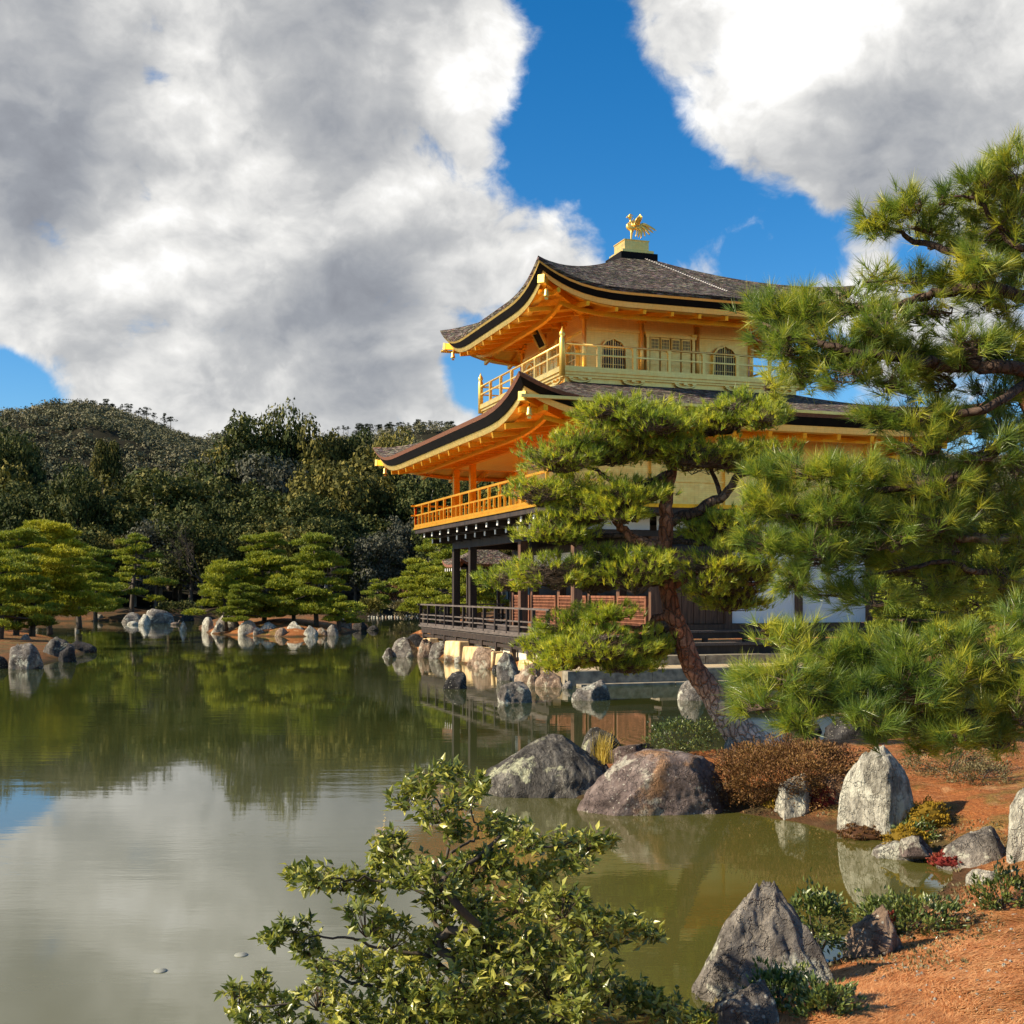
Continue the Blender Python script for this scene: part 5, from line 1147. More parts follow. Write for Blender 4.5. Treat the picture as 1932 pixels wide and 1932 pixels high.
def camellia():
    r = np.random.default_rng(21); Y = 5.75; base = Vector((P(812, 1990, Y).x, Y, 0.0)); base.z = 0.05
    e = empty('shrub', tuple(base)); tag(e, 'large open leathery-leaved shrub with twisting stems in the near foreground', 'shrub')
    inv = -np.array(base)
    def W(u, v, dy=0.0): return np.array(P(u, v, Y + dy)) + inv
    ST = [([(800, 2040), (790, 1960), (760, 1900), (800, 1885), (850, 1910), (870, 1870), (830, 1820), (800, 1800)], 0.045),
          ([(800, 1960), (850, 1880), (860, 1820), (830, 1790), (840, 1760), (900, 1750), (860, 1700), (840, 1660), (900, 1620), (950, 1570)], 0.036),
          ([(840, 1760), (820, 1740), (815, 1700), (830, 1680), (840, 1620), (850, 1570), (830, 1520), (800, 1480)], 0.024),
          ([(850, 1610), (880, 1590), (900, 1570), (890, 1530), (900, 1490)], 0.016),
          ([(900, 1620), (960, 1590), (1020, 1600), (1080, 1590), (1120, 1585)], 0.014),
          ([(860, 1700), (780, 1680), (700, 1660), (640, 1660), (580, 1650)], 0.018),
          ([(900, 1750), (980, 1720), (1060, 1690), (1130, 1720), (1200, 1745), (1230, 1760)], 0.018),
          ([(800, 1800), (720, 1790), (660, 1770), (600, 1770), (540, 1755)], 0.018),
          ([(790, 1860), (700, 1860), (640, 1850), (560, 1890), (480, 1900)], 0.022),
          ([(850, 1870), (950, 1850), (1040, 1820), (1120, 1850), (1200, 1880), (1280, 1900)], 0.022),
          ([(690, 1860), (650, 1820), (600, 1800), (580, 1740)], 0.012), ([(820, 1900), (900, 1920), (1000, 1910), (1100, 1920)], 0.02)]
    for uv, r0 in ST:
        dys = np.cumsum(r.normal(0, 0.07, len(uv))); dys -= dys[0]
        pp = branch_wobble([W(u, v, dy) for (u, v), dy in zip(uv, dys)], 0.006, r, 5); r0 *= 0.8 if r0 > 0.03 else 0.5; MB().tube(pp, lerp_r([r0, r0 * 0.8, r0 * 0.6, r0 * 0.25], len(pp)), 9).build('stem', M['bark_dark'], e, True)
    pads = [(835, 1700, 44, 40), (850, 1640, 40, 34), (910, 1740, 50, 34), (900, 1800, 50, 36), (860, 1860, 60, 36), (780, 1800, 44, 34), (930, 1880, 50, 34), (770, 1880, 50, 36), (890, 1700, 40, 30), (885, 1775, 46, 36), (820, 1770, 36, 34), (800, 1880, 50, 44), (845, 1930, 60, 40), (800, 1465, 50, 28), (845, 1450, 30, 20), (870, 1500, 48, 30), (905, 1475, 34, 20), (768, 1500, 36, 30), (820, 1525, 56, 28), (930, 1545, 34, 26), (960, 1560, 36, 26), (1000, 1580, 40, 24), (1055, 1585, 52, 28), (1110, 1580, 36, 24), (1085, 1620, 34, 22),
            (745, 1590, 50, 30), (720, 1620, 40, 26), (560, 1640, 34, 20), (600, 1650, 40, 26), (650, 1655, 44, 28), (700, 1660, 44, 28), (770, 1640, 60, 34), (830, 1650, 54, 34), (890, 1630, 60, 38), (950, 1620, 56, 34), (1010, 1645, 50, 34),
            (985, 1690, 62, 34), (1060, 1700, 60, 34), (1120, 1735, 50, 28), (1195, 1735, 34, 16), (1225, 1758, 24, 14), (905, 1700, 44, 30), (690, 1730, 50, 36), (740, 1755, 44, 34), (545, 1745, 44, 22), (510, 1765, 28, 14), (580, 1780, 34, 26),
            (620, 1810, 46, 30), (680, 1815, 56, 36), (745, 1830, 56, 40), (800, 1845, 50, 36), (930, 1780, 60, 40), (1000, 1790, 60, 36), (1070, 1780, 50, 34), (960, 1840, 60, 40), (1040, 1850, 66, 40), (1110, 1830, 60, 30), (1150, 1870, 60, 36), (1210, 1880, 50, 36),
            (450, 1880, 36, 34), (490, 1860, 36, 28), (530, 1890, 44, 32), (470, 1915, 40, 24), (600, 1870, 56, 36), (660, 1900, 60, 40), (740, 1900, 60, 40), (880, 1900, 60, 40), (950, 1915, 66, 36), (1030, 1915, 66, 30), (1260, 1895, 46, 30), (1310, 1915, 40, 24), (860, 1560, 30, 24), (1150, 1580, 16, 12), (1160, 1760, 40, 22), (1020, 1740, 60, 30), (1100, 1900, 60, 34), (700, 1945, 80, 30), (900, 1950, 90, 30), (560, 1945, 60, 30)]
    PO, DI, TW = [], [], []
    for (u, v, ru, rv) in pads:
        dy = r.uniform(-0.35, 0.35) - (0.25 if u > 1040 else 0); c = W(u, v, dy); a = ru / F * Y * 1.05; h = rv / F * Y; n_sh = int(8 + a * h / 0.00058)
        sh = c + rand_dirs(n_sh, r) * (r.uniform(0.2, 1.0, n_sh) ** 0.5)[:, None] * np.array([a, a * 0.9, h])
        sd = unit((sh - c) / np.array([a, a, h]) * 0.5 + np.array([0, 0, 0.7]) + r.normal(0, 0.35, (n_sh, 3)))
        TW.append(twigs(np.repeat((c - np.array([0, 0, h]))[None], n_sh, 0), sh, 0.0028))
        nl = 8; p = np.repeat(sh, nl, 0) - np.repeat(sd, nl, 0) * (r.uniform(0, 0.055, n_sh * nl))[:, None]; d0 = np.repeat(sd, nl, 0)
        aa = unit(np.cross(d0, r.normal(size=d0.shape))); th = np.radians(r.uniform(25, 95, len(d0)))[:, None]; dd = d0 * np.cos(th) + aa * np.sin(th); dd[:, 2] -= 0.12; PO.append(p); DI.append(unit(dd))
    pos = np.concatenate(PO); d = np.concatenate(DI); T, (x, y, z, s) = leaf_tris(pos, d, r, 0.054, 0.9)
    score = pos[:, 1] * 1.0 + np.where((pos[:, 2] + base.z) < P(0, 1925, Y).z, 9, 0); order = np.argsort(score); sel = order[:300]; keep = np.ones(len(pos), bool); keep[sel] = False
    lm = bpy.data.meshes.new('leaf'); lm.from_pydata([tuple(v) for v in LEAF_V], [], LEAF_F); lm.materials.append(M['camellia_leaf'])
    a_ = lm.attributes.new('tint', 'FLOAT', 'FACE'); a_.data.foreach_set('value', np.full(4, 0.55, dtype=np.float32)); lm.update()
    for i in sel:
        q = link('leaf', lm, e); mt = Matrix([[x[i][0] * s[i], y[i][0] * s[i], z[i][0] * s[i], pos[i][0]], [x[i][1] * s[i], y[i][1] * s[i], z[i][1] * s[i], pos[i][1]], [x[i][2] * s[i], y[i][2] * s[i], z[i][2] * s[i], pos[i][2]], [0, 0, 0, 1]])
        q.matrix_local = mt
    kt = np.repeat(keep, 4); tint = np.repeat(r.uniform(0, 1, len(pos)), 4)
    soup('foliage', T[kt], M['camellia_leaf'], e, tint[kt])['kind'] = 'stuff'
    soup('twigs', np.concatenate(TW), M['twig'], e)['kind'] = 'stuff'
camellia()

def bush(label, u, v, ru, rv, y, mat, size, n, cat='shrub', seed=1, group=None, name='shrub', up=0.6, fill=0.45, flatten=0.75, stems=5, spr=0.10):
    r = np.random.default_rng(seed); c = np.array(P(u, v, y)); a = ru / F * y; h = rv / F * y; b0 = c - np.array([0, 0, h]); gz = gh(b0[0], b0[1]); b0[2] = max(min(b0[2], 9), gz - 0.02) if gz > 0 else b0[2]
    e = empty(name, tuple(b0)); tag(e, label, cat, group)
    ncl = max(10, n // 14); cl = rand_dirs(ncl, r, 0.15) * (r.uniform(fill, 1.12, ncl) ** 0.5)[:, None]; q = cl[r.integers(0, ncl, n)] + r.normal(0, spr, (n, 3)); lump = 1 + 0.8 * fbm(q * 2.6 + seed * 3.1, 3, seed)[:, None]
    pos = (c - b0) + q * np.array([a, a * flatten, h]) * lump; d = unit(q * 0.8 + np.array([0, 0, up]) + r.normal(0, 0.5, (n, 3)))
    T, _ = leaf_tris(pos, d, r, size, 0.8); soup('foliage', T, M[mat], e, np.repeat(r.uniform(0, 1, n), 4))['kind'] = 'stuff'
    m = MB()
    for k in range(stems):
        tgt = (c - b0) + rand_dirs(1, r, 0.4)[0] * np.array([a, a * flatten, h]) * 0.75
        m.tube([(r.uniform(-0.04, 0.04), r.uniform(-0.04, 0.04), -0.06), tuple(tgt * 0.5 + r.normal(0, 0.02, 3)), tuple(tgt)], [0.010, 0.007, 0.003], 6)
    if stems: m.build('stems', M['bark_dark'], e, True)
    return e
SH = 'shrubs on the near bank'
bush('round dark green bush behind the purplish boulder', 1288, 1392, 64, 34, 14.3, 'bush_leaf', 0.036, 2600, seed=2, group=SH)
bush('wide low reddish-brown shrub mound left of the cream boulder', 1486, 1468, 118, 58, 12.3, 'bush_brown', 0.030, 36000, seed=3, group=SH, fill=0.9, flatten=0.85, spr=0.09, stems=0)
bush('brown-green small-leaved shrub right of the cream boulder', 1790, 1440, 80, 42, 12.6, 'bush_olive', 0.030, 3800, seed=4, group=SH)
bush('second brown-green shrub behind the pointed grey boulder', 1850, 1470, 62, 34, 12.0, 'bush_olive', 0.030, 2400, seed=5, group=SH)
bush('glossy green leafy bush hugging the right side of the pyramid boulder', 1540, 1742, 54, 58, 7.1, 'bush_leaf', 0.042, 1300, seed=6, group=SH)
bush('pale green leafy bush on the bank behind the brown slanting stone', 1720, 1735, 92, 42, 7.6, 'bush_leaf', 0.042, 1900, seed=7, group=SH, up=0.9)
bush('dark glossy bush in front of the pyramid boulder', 1480, 1885, 84, 48, 6.0, 'bush_leaf', 0.036, 1800, seed=8, group=SH)
bush('dark low leaves at the bottom edge beside the pyramid boulder', 1560, 1910, 60, 44, 5.7, 'bush_leaf', 0.036, 1500, seed=9, group=SH)
bush('green bush at the right edge on orange needle ground', 1890, 1690, 52, 42, 7.9, 'bush_leaf', 0.040, 1100, seed=10, group=SH, up=0.9)
bush('small green sprig bush right of golden moss at the inlet', 1725, 1570, 34, 24, 10.6, 'bush_leaf', 0.036, 600, seed=11, group=SH)
MO = 'moss cushions at the inlet'
def moss(label, u, v, ru, rv, y, mat, n, seed):
    o = bush(label, u, v, ru, rv, y, mat, 0.022, int(n * 1.7), 'moss', seed, MO, 'moss_cushion', 1.0, 0.85, 0.8, 0, 0.035)
    V, Fc = ico(3); h_ = rv / F * y; a_ = ru / F * y; V = V * (1 + 0.25 * fbm(V * 2.1 + seed, 3, seed))[:, None] * np.array([a_, a_ * 0.8, h_]) * 0.92; V[:, 2] += P(u, v, y).z - o.location.z
    np_mesh('cushion', V, Fc, M[mat], o, True)
moss('golden moss left of the small yellowish stone', 1465, 1525, 22, 26, 12.1, 'moss_gold', 1600, 31)
moss('golden moss right of the small yellowish stone', 1535, 1540, 30, 28, 11.9, 'moss_gold', 1600, 32)
moss('dark red moss cushion left of the cream boulder', 1555, 1520, 32, 30, 11.9, 'moss_red', 2600, 33)
moss('golden moss mound at the right foot of the cream boulder', 1745, 1545, 44, 30, 10.9, 'moss_gold', 2600, 34)
moss('bright golden moss at the waterline right of the cream boulder', 1712, 1590, 38, 28, 10.2, 'moss_gold', 2400, 35)
moss('reddish moss on the foot of the pointed grey boulder', 1800, 1625, 40, 16, 9.7, 'moss_red', 1800, 36)
moss('brown moss fringe along the foot of the cream boulder', 1630, 1575, 44, 16, 10.9, 'bush_brown', 1800, 37)
moss('reddish moss on the brown slanting stone', 1668, 1745, 20, 24, 7.55, 'moss_red', 900, 38)

def grass_clump(u, v, y, hgt, n, label, mat, seed):
    r = np.random.default_rng(seed); b = np.array(P(u, v, y)); e = empty('grass_clump', tuple(b)); tag(e, label, 'grass clump'); T = []; ti = []
    for k in range(n):
        az = r.uniform(0, 6.28); lean = r.uniform(0.1, 0.75); L = hgt * r.uniform(0.6, 1.1); w = 0.004; p = np.array([r.normal(0, 0.05), r.normal(0, 0.05), 0]); dr = np.array([math.cos(az), math.sin(az), 0]); side = np.array([-dr[1], dr[0], 0]) * w; prev = p
        for s_ in range(4):
            t = (s_ + 1) / 4; nx_ = p + dr * lean * L * t * t + np.array([0, 0, L * t * (1 - 0.3 * lean * t)]); ww = side * (1 - s_ / 4); w2 = side * (1 - t); T += [[prev - ww, prev + ww, nx_ + w2], [prev - ww, nx_ + w2, nx_ - w2]]; ti += [r.uniform()] * 2; prev = nx_
    soup('blades', np.array(T), M[mat], e, ti)['kind'] = 'stuff'
grass_clump(1138, 1440, 13.4, 0.40, 170, 'golden sedge tuft between the lichened and the purplish boulder', 'grass_gold', 3)

# needle litter on the near ground
def litter():
    r = np.random.default_rng(77); n = 110000; u = r.uniform(1250, 1990, n); v = r.uniform(1380, 1960, n)
    y = F * (CH - 0.4) / (v - HY); x = (u - CX) / F * y; x += r.normal(0, 0.2, n); y += r.normal(0, 0.2, n)
    h = height(x, y); k = h > 0.06; x, y, h = x[k], y[k], h[k]; m = len(x)
    p = np.stack([x, y, h + 0.006], 1); flow = fbm(p * 1.2, 2, 5) * 2.2; az = flow + r.normal(0, 0.55, m); d = np.stack([np.cos(az), np.sin(az), r.uniform(-0.02, 0.10, m)], 1); L = r.uniform(0.05, 0.12, m)[:, None]
    s = np.stack([-np.sin(az), np.cos(az), np.zeros(m)], 1) * 0.0022
    o = soup('pine_needle_litter', np.stack([p - s, p + s, p + d * L], 1), M['litter_needle'], None, r.uniform(0, 1, m)); tag(o, 'fallen orange pine needles covering the near bank', 'pine litter', kind='stuff')
litter()

def shore_plants():
    r = np.random.default_rng(15); n = 60000; x = r.uniform(0.9, 6.5, n); y = r.uniform(5.9, 16.5, n); h = height(x, y); cl = fbm(np.stack([x * 2.2, y * 2.2, x * 0], 1), 3, 4)
    k = (h > 0.0) & (h < 0.15 + 0.16 * cl) & (cl > -0.12); x, y, h = x[k][:15000], y[k][:15000], h[k][:15000]; m = len(x); pos = np.stack([x, y, h], 1); d = unit(r.normal(0, 0.6, (m, 3)) + np.array([0, 0, 1.0]))
    T, _ = leaf_tris(pos, d, r, 0.032, 0.8); o = soup('shore_plants', T, M['bush_olive'], None, np.repeat(r.uniform(0, 1, m), 4)); tag(o, 'low brown-green growth fringing the inlet waterline', 'ground cover', kind='stuff')
shore_plants()

def scraps():
    r = np.random.default_rng(5); n = 260; u = r.uniform(1600, 1932, n); v = r.uniform(1560, 1932, n); y = F * (CH - 0.35) / (v - HY); x = (u - CX) / F * y; h = height(x, y); k = h > 0.08; x, y, h = x[k], y[k], h[k]
    V, Fc = ico(1); VV, FF = [], []
    for i in range(len(x)):
        s_ = r.uniform(0.004, 0.014); VV.append(V * s_ * r.uniform(0.6, 1.3, 3) + np.array([x[i], y[i], h[i] + s_ * 0.3])); FF.append(Fc + i * len(V))
    o = np_mesh('pebbles', np.concatenate(VV), np.concatenate(FF), M['rock_pale'], None, True); tag(o, 'tiny pale pebbles and scraps scattered on the near bank', 'pebbles', kind='stuff')
scraps()

# ------------------------------------------------------------------ garden pines farther off
def garden_pine_mesh(seed, mat, H=4.6, Wd=3.6, npad=16, dens=300, tri=0.15):
    r = np.random.default_rng(seed); T, I = [], []; st = MB(); lean = r.uniform(-0.12, 0.12) * H
    tp = spline([(0, 0, -0.2), (lean * 0.4, r.uniform(-.1, .1), H * 0.3), (lean * 0.2 + r.uniform(-.2, .2), 0.1, H * 0.6), (lean, 0, H * 0.93)], 5); st.tube(tp, lerp_r([0.15, 0.11, 0.08, 0.03], len(tp)), 8)
    for k in range(npad):
        f = (k + 0.5) / npad; z = H * (0.14 + 0.84 * f); reach = Wd / 2 * (1 - 0.85 * f ** 2.4) * r.uniform(0.25, 1.0); az = k * 2.4 + r.uniform(-.5, .5); tpx = tp[int((0.3 + 0.7 * f) * (len(tp) - 1))]
        c = np.array([tpx[0] + math.cos(az) * reach, tpx[1] + math.sin(az) * reach, z]); a = r.uniform(0.42, 0.86) * Wd / 3.6 * (1.05 - 0.2 * f); h = a * r.uniform(0.28, 0.38); n = int(dens * a * a / 0.3)
        q = rand_dirs(n, r); q[:, 2] = np.abs(q[:, 2]) * np.where(r.uniform(size=n) < 0.8, 1, -0.4); q *= (r.uniform(0.45, 1.0, n) ** 0.5)[:, None]; lump = 1 + 0.75 * fbm(q * 2.5 + seed + k, 3, k)[:, None]
        pos = c + q * np.array([a, a, h]) * lump; d = unit(q * 0.6 + np.array([0, 0, 0.8]) + r.normal(0, 0.3, (n, 3))); t, ti = tufts(pos, d, 4, tri, 0.045, r, 10, 60, 0.4); T.append(t); I.append(ti)
        st.tube([tuple(tpx), tuple(tpx * 0.5 + c * 0.5 + np.array([0, 0, -0.02])), tuple(c - np.array([0, 0, h * 0.3]))], [0.05, 0.04, 0.02], 6)
    n1 = soup('needles', np.concatenate(T), M[mat], None, np.concatenate(I)); me1 = n1.data; bpy.data.objects.remove(n1)
    return me1, st.mesh('trunk', M['bark_dark'], True)
GP = {}
for k, (mt, kw) in enumerate([('pine_far', dict(H=4.8, Wd=4.4, npad=24)), ('pine_far', dict(H=3.6, Wd=3.8, npad=18)), ('pine_far', dict(H=4.2, Wd=3.4, npad=20)), ('pine_far_yellow', dict(H=5.5, Wd=5.4, npad=28)), ('pine_far', dict(H=2.0, Wd=2.6, npad=12))]):
    GP[k] = garden_pine_mesh(300 + k, mt, **kw)
def gpine(kind, u, vb, y, s, label, rz=0.0, group='garden pines across the pond', zb=None):
    x = (u - CX) / F * y; z = gh(x, y) if zb is None else zb; z = max(z, 0.02)
    e = empty('pine_tree', (x, y, z), rz); e.scale = (s, s, s); tag(e, label, 'pine tree', group)
    f = link('crown', GP[kind][0], e); t = link('trunk', GP[kind][1], e)
for a in [(1, 425, 0, 62, 0.95, 'leftmost low pine on the island', 0.4), (0, 498, 0, 64.0, 1.02, 'tallest pine on the island, left of centre', 1.2), (1, 462, 0, 60.6, 0.62, 'small bushy pine at the front of the island', 2.0),
          (0, 598, 0, 62, 1.0, 'broad pine at the right of the island', 2.9), (2, 555, 0, 63.5, 0.85, 'slender pine between the two tall island pines', 4.0), (4, 640, 0, 61, 0.85, 'low round pine at the right end of the island', 1.0),
          (3, 95, 0, 56, 0.92, 'yellowing broad pine on the left shore', 0.3), (0, 30, 0, 50.5, 0.92, 'green pine at the left edge before the yellowing pine', 1.1), (1, 0, 0, 45.5, 0.85, 'low pine reaching over the water at the left edge', 2.2), (2, 150, 0, 66, 1.1, 'green pine right behind the yellowing pine', 3.3),
          (2, 248, 0, 92, 1.42, 'slim layered pine on the far left shore above grey rocks', 0.7), (0, 180, 0, 88, 1.1, 'broad pine on the far left shore behind orange ground', 5.1), (4, 60, 0, 51, 1.0, 'low spreading pine bough by the left islet', 4.4)]:
    kind, u, _, y, s, lb, rz = a; gpine(kind, u, 0, y, s, lb, rz, zb=0.35 if y < 70 else None)
for a in [(2, 846, 0, 64, 1.15, 'light green pine seen left of the deck columns', 0.3), (1, 800, 0, 72, 0.95, 'small light green pine beyond the deck corner', 1.3), (4, 716, 0, 97, 1.35, 'little dark green pine on the far bank left of the deck', 2.0), (0, 905, 0, 62, 1.0, 'pine seen between the deck columns', 2.4), (2, 835, 0, 80, 1.5, 'taller light pine behind the fishing hut', 4.1)]:
    kind, u, _, y, s, lb, rz = a; gpine(kind, u, 0, y, s, lb, rz, zb=0.4)
for a in [(1, 1715, 0, 30, 0.72, 'small pine beyond the white panels', 0.3), (2, 1830, 0, 33, 0.9, 'pine beyond the path at the right', 1.3), (0, 1900, 0, 27, 0.7, 'pine at the right edge beyond the path', 2.3), (1, 1780, 0, 42, 1.1, 'farther pine above the pale path at the right', 4.3), (3, 1660, 0, 52, 0.8, 'yellowish pine glimpsed right of the pavilion corner', 1.1)]:
    kind, u, _, y, s, lb, rz = a; gpine(kind, u, 0, y, s, lb, rz, group='garden pines right of the pavilion', zb=0.4)

# ------------------------------------------------------------------ the wood beyond the pond
def crown_mesh(seed, mat, H=10.0, Wd=8.0, lumps=34, leaves=7600, size=0.27, bare=0.0):
    r = np.random.default_rng(seed); P0, D0 = [], []; m = MB(); cen = []
    for k in range(lumps):
        q = rand_dirs(1, r, 0.25)[0] * r.uniform(0.35, 0.95); c = np.array([q[0] * Wd / 2, q[1] * Wd / 2, H * 0.58 + q[2] * H * 0.38]); cen.append(c)
        a = r.uniform(0.13, 0.24) * Wd; n = leaves // lumps; d = rand_dirs(n, r, 0.25); rad = a * r.uniform(0.65, 1.05, n)[:, None] * (1 + 0.35 * fbm(d * 2.2 + k * 7.7, 2, k)[:, None])
        P0.append(c + d * rad * np.array([1, 1, 0.75])); D0.append(d)
    pos = np.concatenate(P0); d = np.concatenate(D0); n = len(pos)
    nrm = unit(d + r.normal(0, 0.55, (n, 3))); x = unit(np.cross(nrm, r.normal(size=(n, 3)))); y = np.cross(nrm, x); s = size * r.uniform(0.5, 1.25, n)[:, None]
    T = np.stack([pos - x * s * 0.5 - y * s * 0.3, pos + x * s * 0.5 - y * s * 0.25, pos + y * s * 0.6], 1); T2 = np.stack([pos - x * s * 0.6 + y * s * 0.3, pos + y * s * 0.05, pos - x * s * 0.15 + y * s * 0.75], 1)
    o = soup('crown', np.concatenate([T, T2]), M[mat], None, np.tile(r.uniform(0, 1, n), 2)); me = o.data; bpy.data.objects.remove(o)
    tp = [(0, 0, -0.5), (r.uniform(-.3, .3), 0, H * 0.3), (r.uniform(-.5, .5), r.uniform(-.4, .4), H * 0.75)]; m.tube(spline(tp, 5), lerp_r([0.30, 0.20, 0.07], 11), 8)
    for c in cen[::2]:
        st = np.array(tp[1]) * 0.7 + np.array([0, 0, H * r.uniform(0.05, 0.25)]); m.tube([tuple(st), tuple(st * 0.45 + c * 0.55 + r.normal(0, .2, 3)), tuple(c)], [0.10, 0.06, 0.02], 5)
    return me, m.mesh('trunk', M['bark_pale'] if seed % 2 else M['bark_dark'], True)
CM = [crown_mesh(400, 'tree_dark'), crown_mesh(401, 'tree_dark', 11, 7.5), crown_mesh(402, 'tree_olive', 9, 8.5), crown_mesh(403, 'tree_olive', 11, 7.5, 40), crown_mesh(404, 'tree_grey', 10, 8), crown_mesh(405, 'tree_brown', 9, 7, 30, 3800, 0.20)]
def bare_tree_mesh(seed, H=8):
    r = np.random.default_rng(seed); m = MB()
    def grow(p, d, L, rad, lv):
        q = p + d * L; m.tube([tuple(p), tuple((p + q) / 2 + r.normal(0, L * 0.05, 3)), tuple(q)], [rad, rad * 0.8, rad * 0.6], 5, False)
        if lv > 0:
            for k in range(3 if lv > 1 else 4): grow(q, unit((d + r.normal(0, 0.42, 3) + np.array([0, 0, 0.12]))[None])[0], L * r.uniform(0.6, 0.85), rad * 0.58, lv - 1)
    grow(np.array([0, 0, -0.3]), np.array([0.05, 0, 1.0]), H * 0.28, 0.13, 5); return m.mesh('branches', M['bark_dark'])
BT = [bare_tree_mesh(1), bare_tree_mesh(2, 9)]

def row_name(u):
    return ('left edge' if u < 90 else 'hill foot' if u < 330 else 'island' if u < 620 else 'far deck corner' if u < 800 else 'roof')
def forest_tree(kind, u, vtop, y, wpx, label, group, rz):
    x = (u - CX) / F * y; z = max(gh(x, y), 0.1); top = CH + (HY - vtop) / F * y; H0 = {0: 9.9, 1: 10.9, 2: 8.9, 3: 10.9, 4: 9.9, 5: 8.9}[kind]; W0 = {0: 8, 1: 7.5, 2: 8.5, 3: 7.5, 4: 8, 5: 7}[kind]
    sz = (top - z) / H0; sw = wpx / F * y / W0
    e = empty('broadleaf_tree', (x, y, z), rz); e.scale = (sw, sw, sz); tag(e, label, 'tree', group)
    link('crown', CM[kind][0], e); link('trunk', CM[kind][1], e)
fr_rng = random.Random(4); FG = 'evergreen trees of the wood across the pond'
# trees one can tell apart against the sky or by shape
named = [(0, 20, 800, 126, 130, 'dark evergreen rising at the left edge below the sky'), (1, 300, 880, 116, 200, 'big glossy dark evergreen under the hill, left of centre'), (3, 196, 800, 132, 70, 'open-crowned tree before the hill with a pale bare trunk'),
         (1, 480, 768, 132, 150, 'tall evergreen peaking against the cloud left of its twin'), (0, 550, 762, 134, 130, 'tallest evergreen of the wood, right twin on the skyline'), (2, 612, 800, 132, 130, 'flat-topped olive tree right of the skyline twins'), (1, 662, 798, 134, 110, 'dark flat-topped tree on the skyline, right of the olive one'),
         (2, 742, 802, 130, 130, 'round olive crown just left of the upturned roof tip'), (2, 640, 866, 118, 200, 'large brown-green dome in the middle of the wood'), (4, 420, 860, 128, 110, 'greyish dusty crown left of the pale forked trunk'),
         (4, 705, 1000, 106, 120, 'grey-green glossy tree at the far bank left of the deck'), (2, 530, 975, 110, 140, 'low olive crown directly behind the island pines'), (3, 390, 900, 121, 90, 'leafy tree round the pale forked trunk'), (0, 800, 880, 122, 110, 'dark tree behind the golden balcony corner'),
         (0, 150, 870, 112, 120, 'dark spreading tree above the yellowing pine'), (1, 600, 850, 132, 100, 'dark tree between the brown-green dome and skyline twins'), (4, 770, 970, 112, 90, 'grey-green tree under the golden balcony corner')]
for i, (k, u, vt, y, w_, lb) in enumerate(named): forest_tree(k, u, vt, y, w_, lb, FG, i * 1.7)
def edge_v(u):  # skyline of the wood
    pts = [(-200, 800), (0, 805), (60, 860), (130, 905), (200, 890), (330, 868), (400, 822), (480, 790), (560, 785), (640, 810), (740, 815), (850, 830), (1000, 860), (1300, 880), (2100, 900)]
    for (a, b), (c, d) in zip(pts[:-1], pts[1:]):
        if a <= u <= c: return b + (d - b) * (u - a) / (c - a)
    return 850
rows = [(107, 985, 120, 66), (113, 940, 140, 78), (120, 895, 150, 86), (128, 0, 150, 92), (138, -1, 150, 96)]
for ri, (y, vt, wp, step) in enumerate(rows):
    u = -160 + ri * 17
    while u < 1000:
        ev = edge_v(u); v_ = {0: ev + 42, -1: ev + 12}.get(vt, vt) + fr_rng.uniform(-22, 26)
        k = fr_rng.choice([0, 1, 0, 1, 2, 3, 4] if ri != 2 else [0, 1, 2, 5, 3])
        if not (ri == 0 and 690 < u < 860) and not (ri == 1 and 690 < u < 800):
            lb = 'evergreen from the left in the %s row behind the %s' % (('waterside', 'second', 'middle', 'upper', 'topmost')[ri], {'left edge': 'left shore pines', 'hill foot': 'far left shore pines', 'island': 'pine island', 'far deck corner': 'bank left of the deck', 'roof': 'pavilion'}[row_name(u)])
            forest_tree(k, u, v_, y + fr_rng.uniform(-2.5, 2.5), wp * fr_rng.uniform(0.85, 1.25), nth(lb), FG, fr_rng.uniform(0, 6))
        u += step * fr_rng.uniform(0.8, 1.2)
# trees right of the pavilion, glimpsed through the pine
for i, (u, vt, y, w_) in enumerate([(1650, 960, 70, 160), (1760, 900, 76, 170), (1880, 930, 72, 170), (1990, 880, 70, 180), (1560, 960, 84, 160)]):
    forest_tree([0, 2, 1, 3, 0][i], u, vt, y, w_, ['dark tree right behind the pavilion corner', 'olive tree behind the big right pine', 'dark tree beyond the path at the right edge', 'olive tree just outside the right edge', 'dark tree hidden behind the white panels'][i], 'trees right of the pavilion', i)
for i, (u, v, y, mesh, s, lb) in enumerate([(205, 0, 121, 0, 1.35, 'bare pale-trunked tree standing against the hill'), (380, 0, 104, 1, 1.15, 'pale forked bare trunk in the middle of the wood'), (625, 0, 103, 0, 0.95, 'thin leafless tree rising behind the right island pine'), (490, 0, 104, 1, 0.85, 'tangle of grey leafless branches left of the island pines'), (60, 0, 100, 0, 1.0, 'leafless grey tree above the yellowing pine')]):
    x = (u - CX) / F * y; e = empty('bare_tree', (x, y, max(gh(x, y), 0.2)), i * 1.3); s *= 0.72; e.scale = (s, s, s * 1.15); tag(e, lb, 'bare tree', 'leafless trees in the wood'); link('branches', BT[mesh], e)
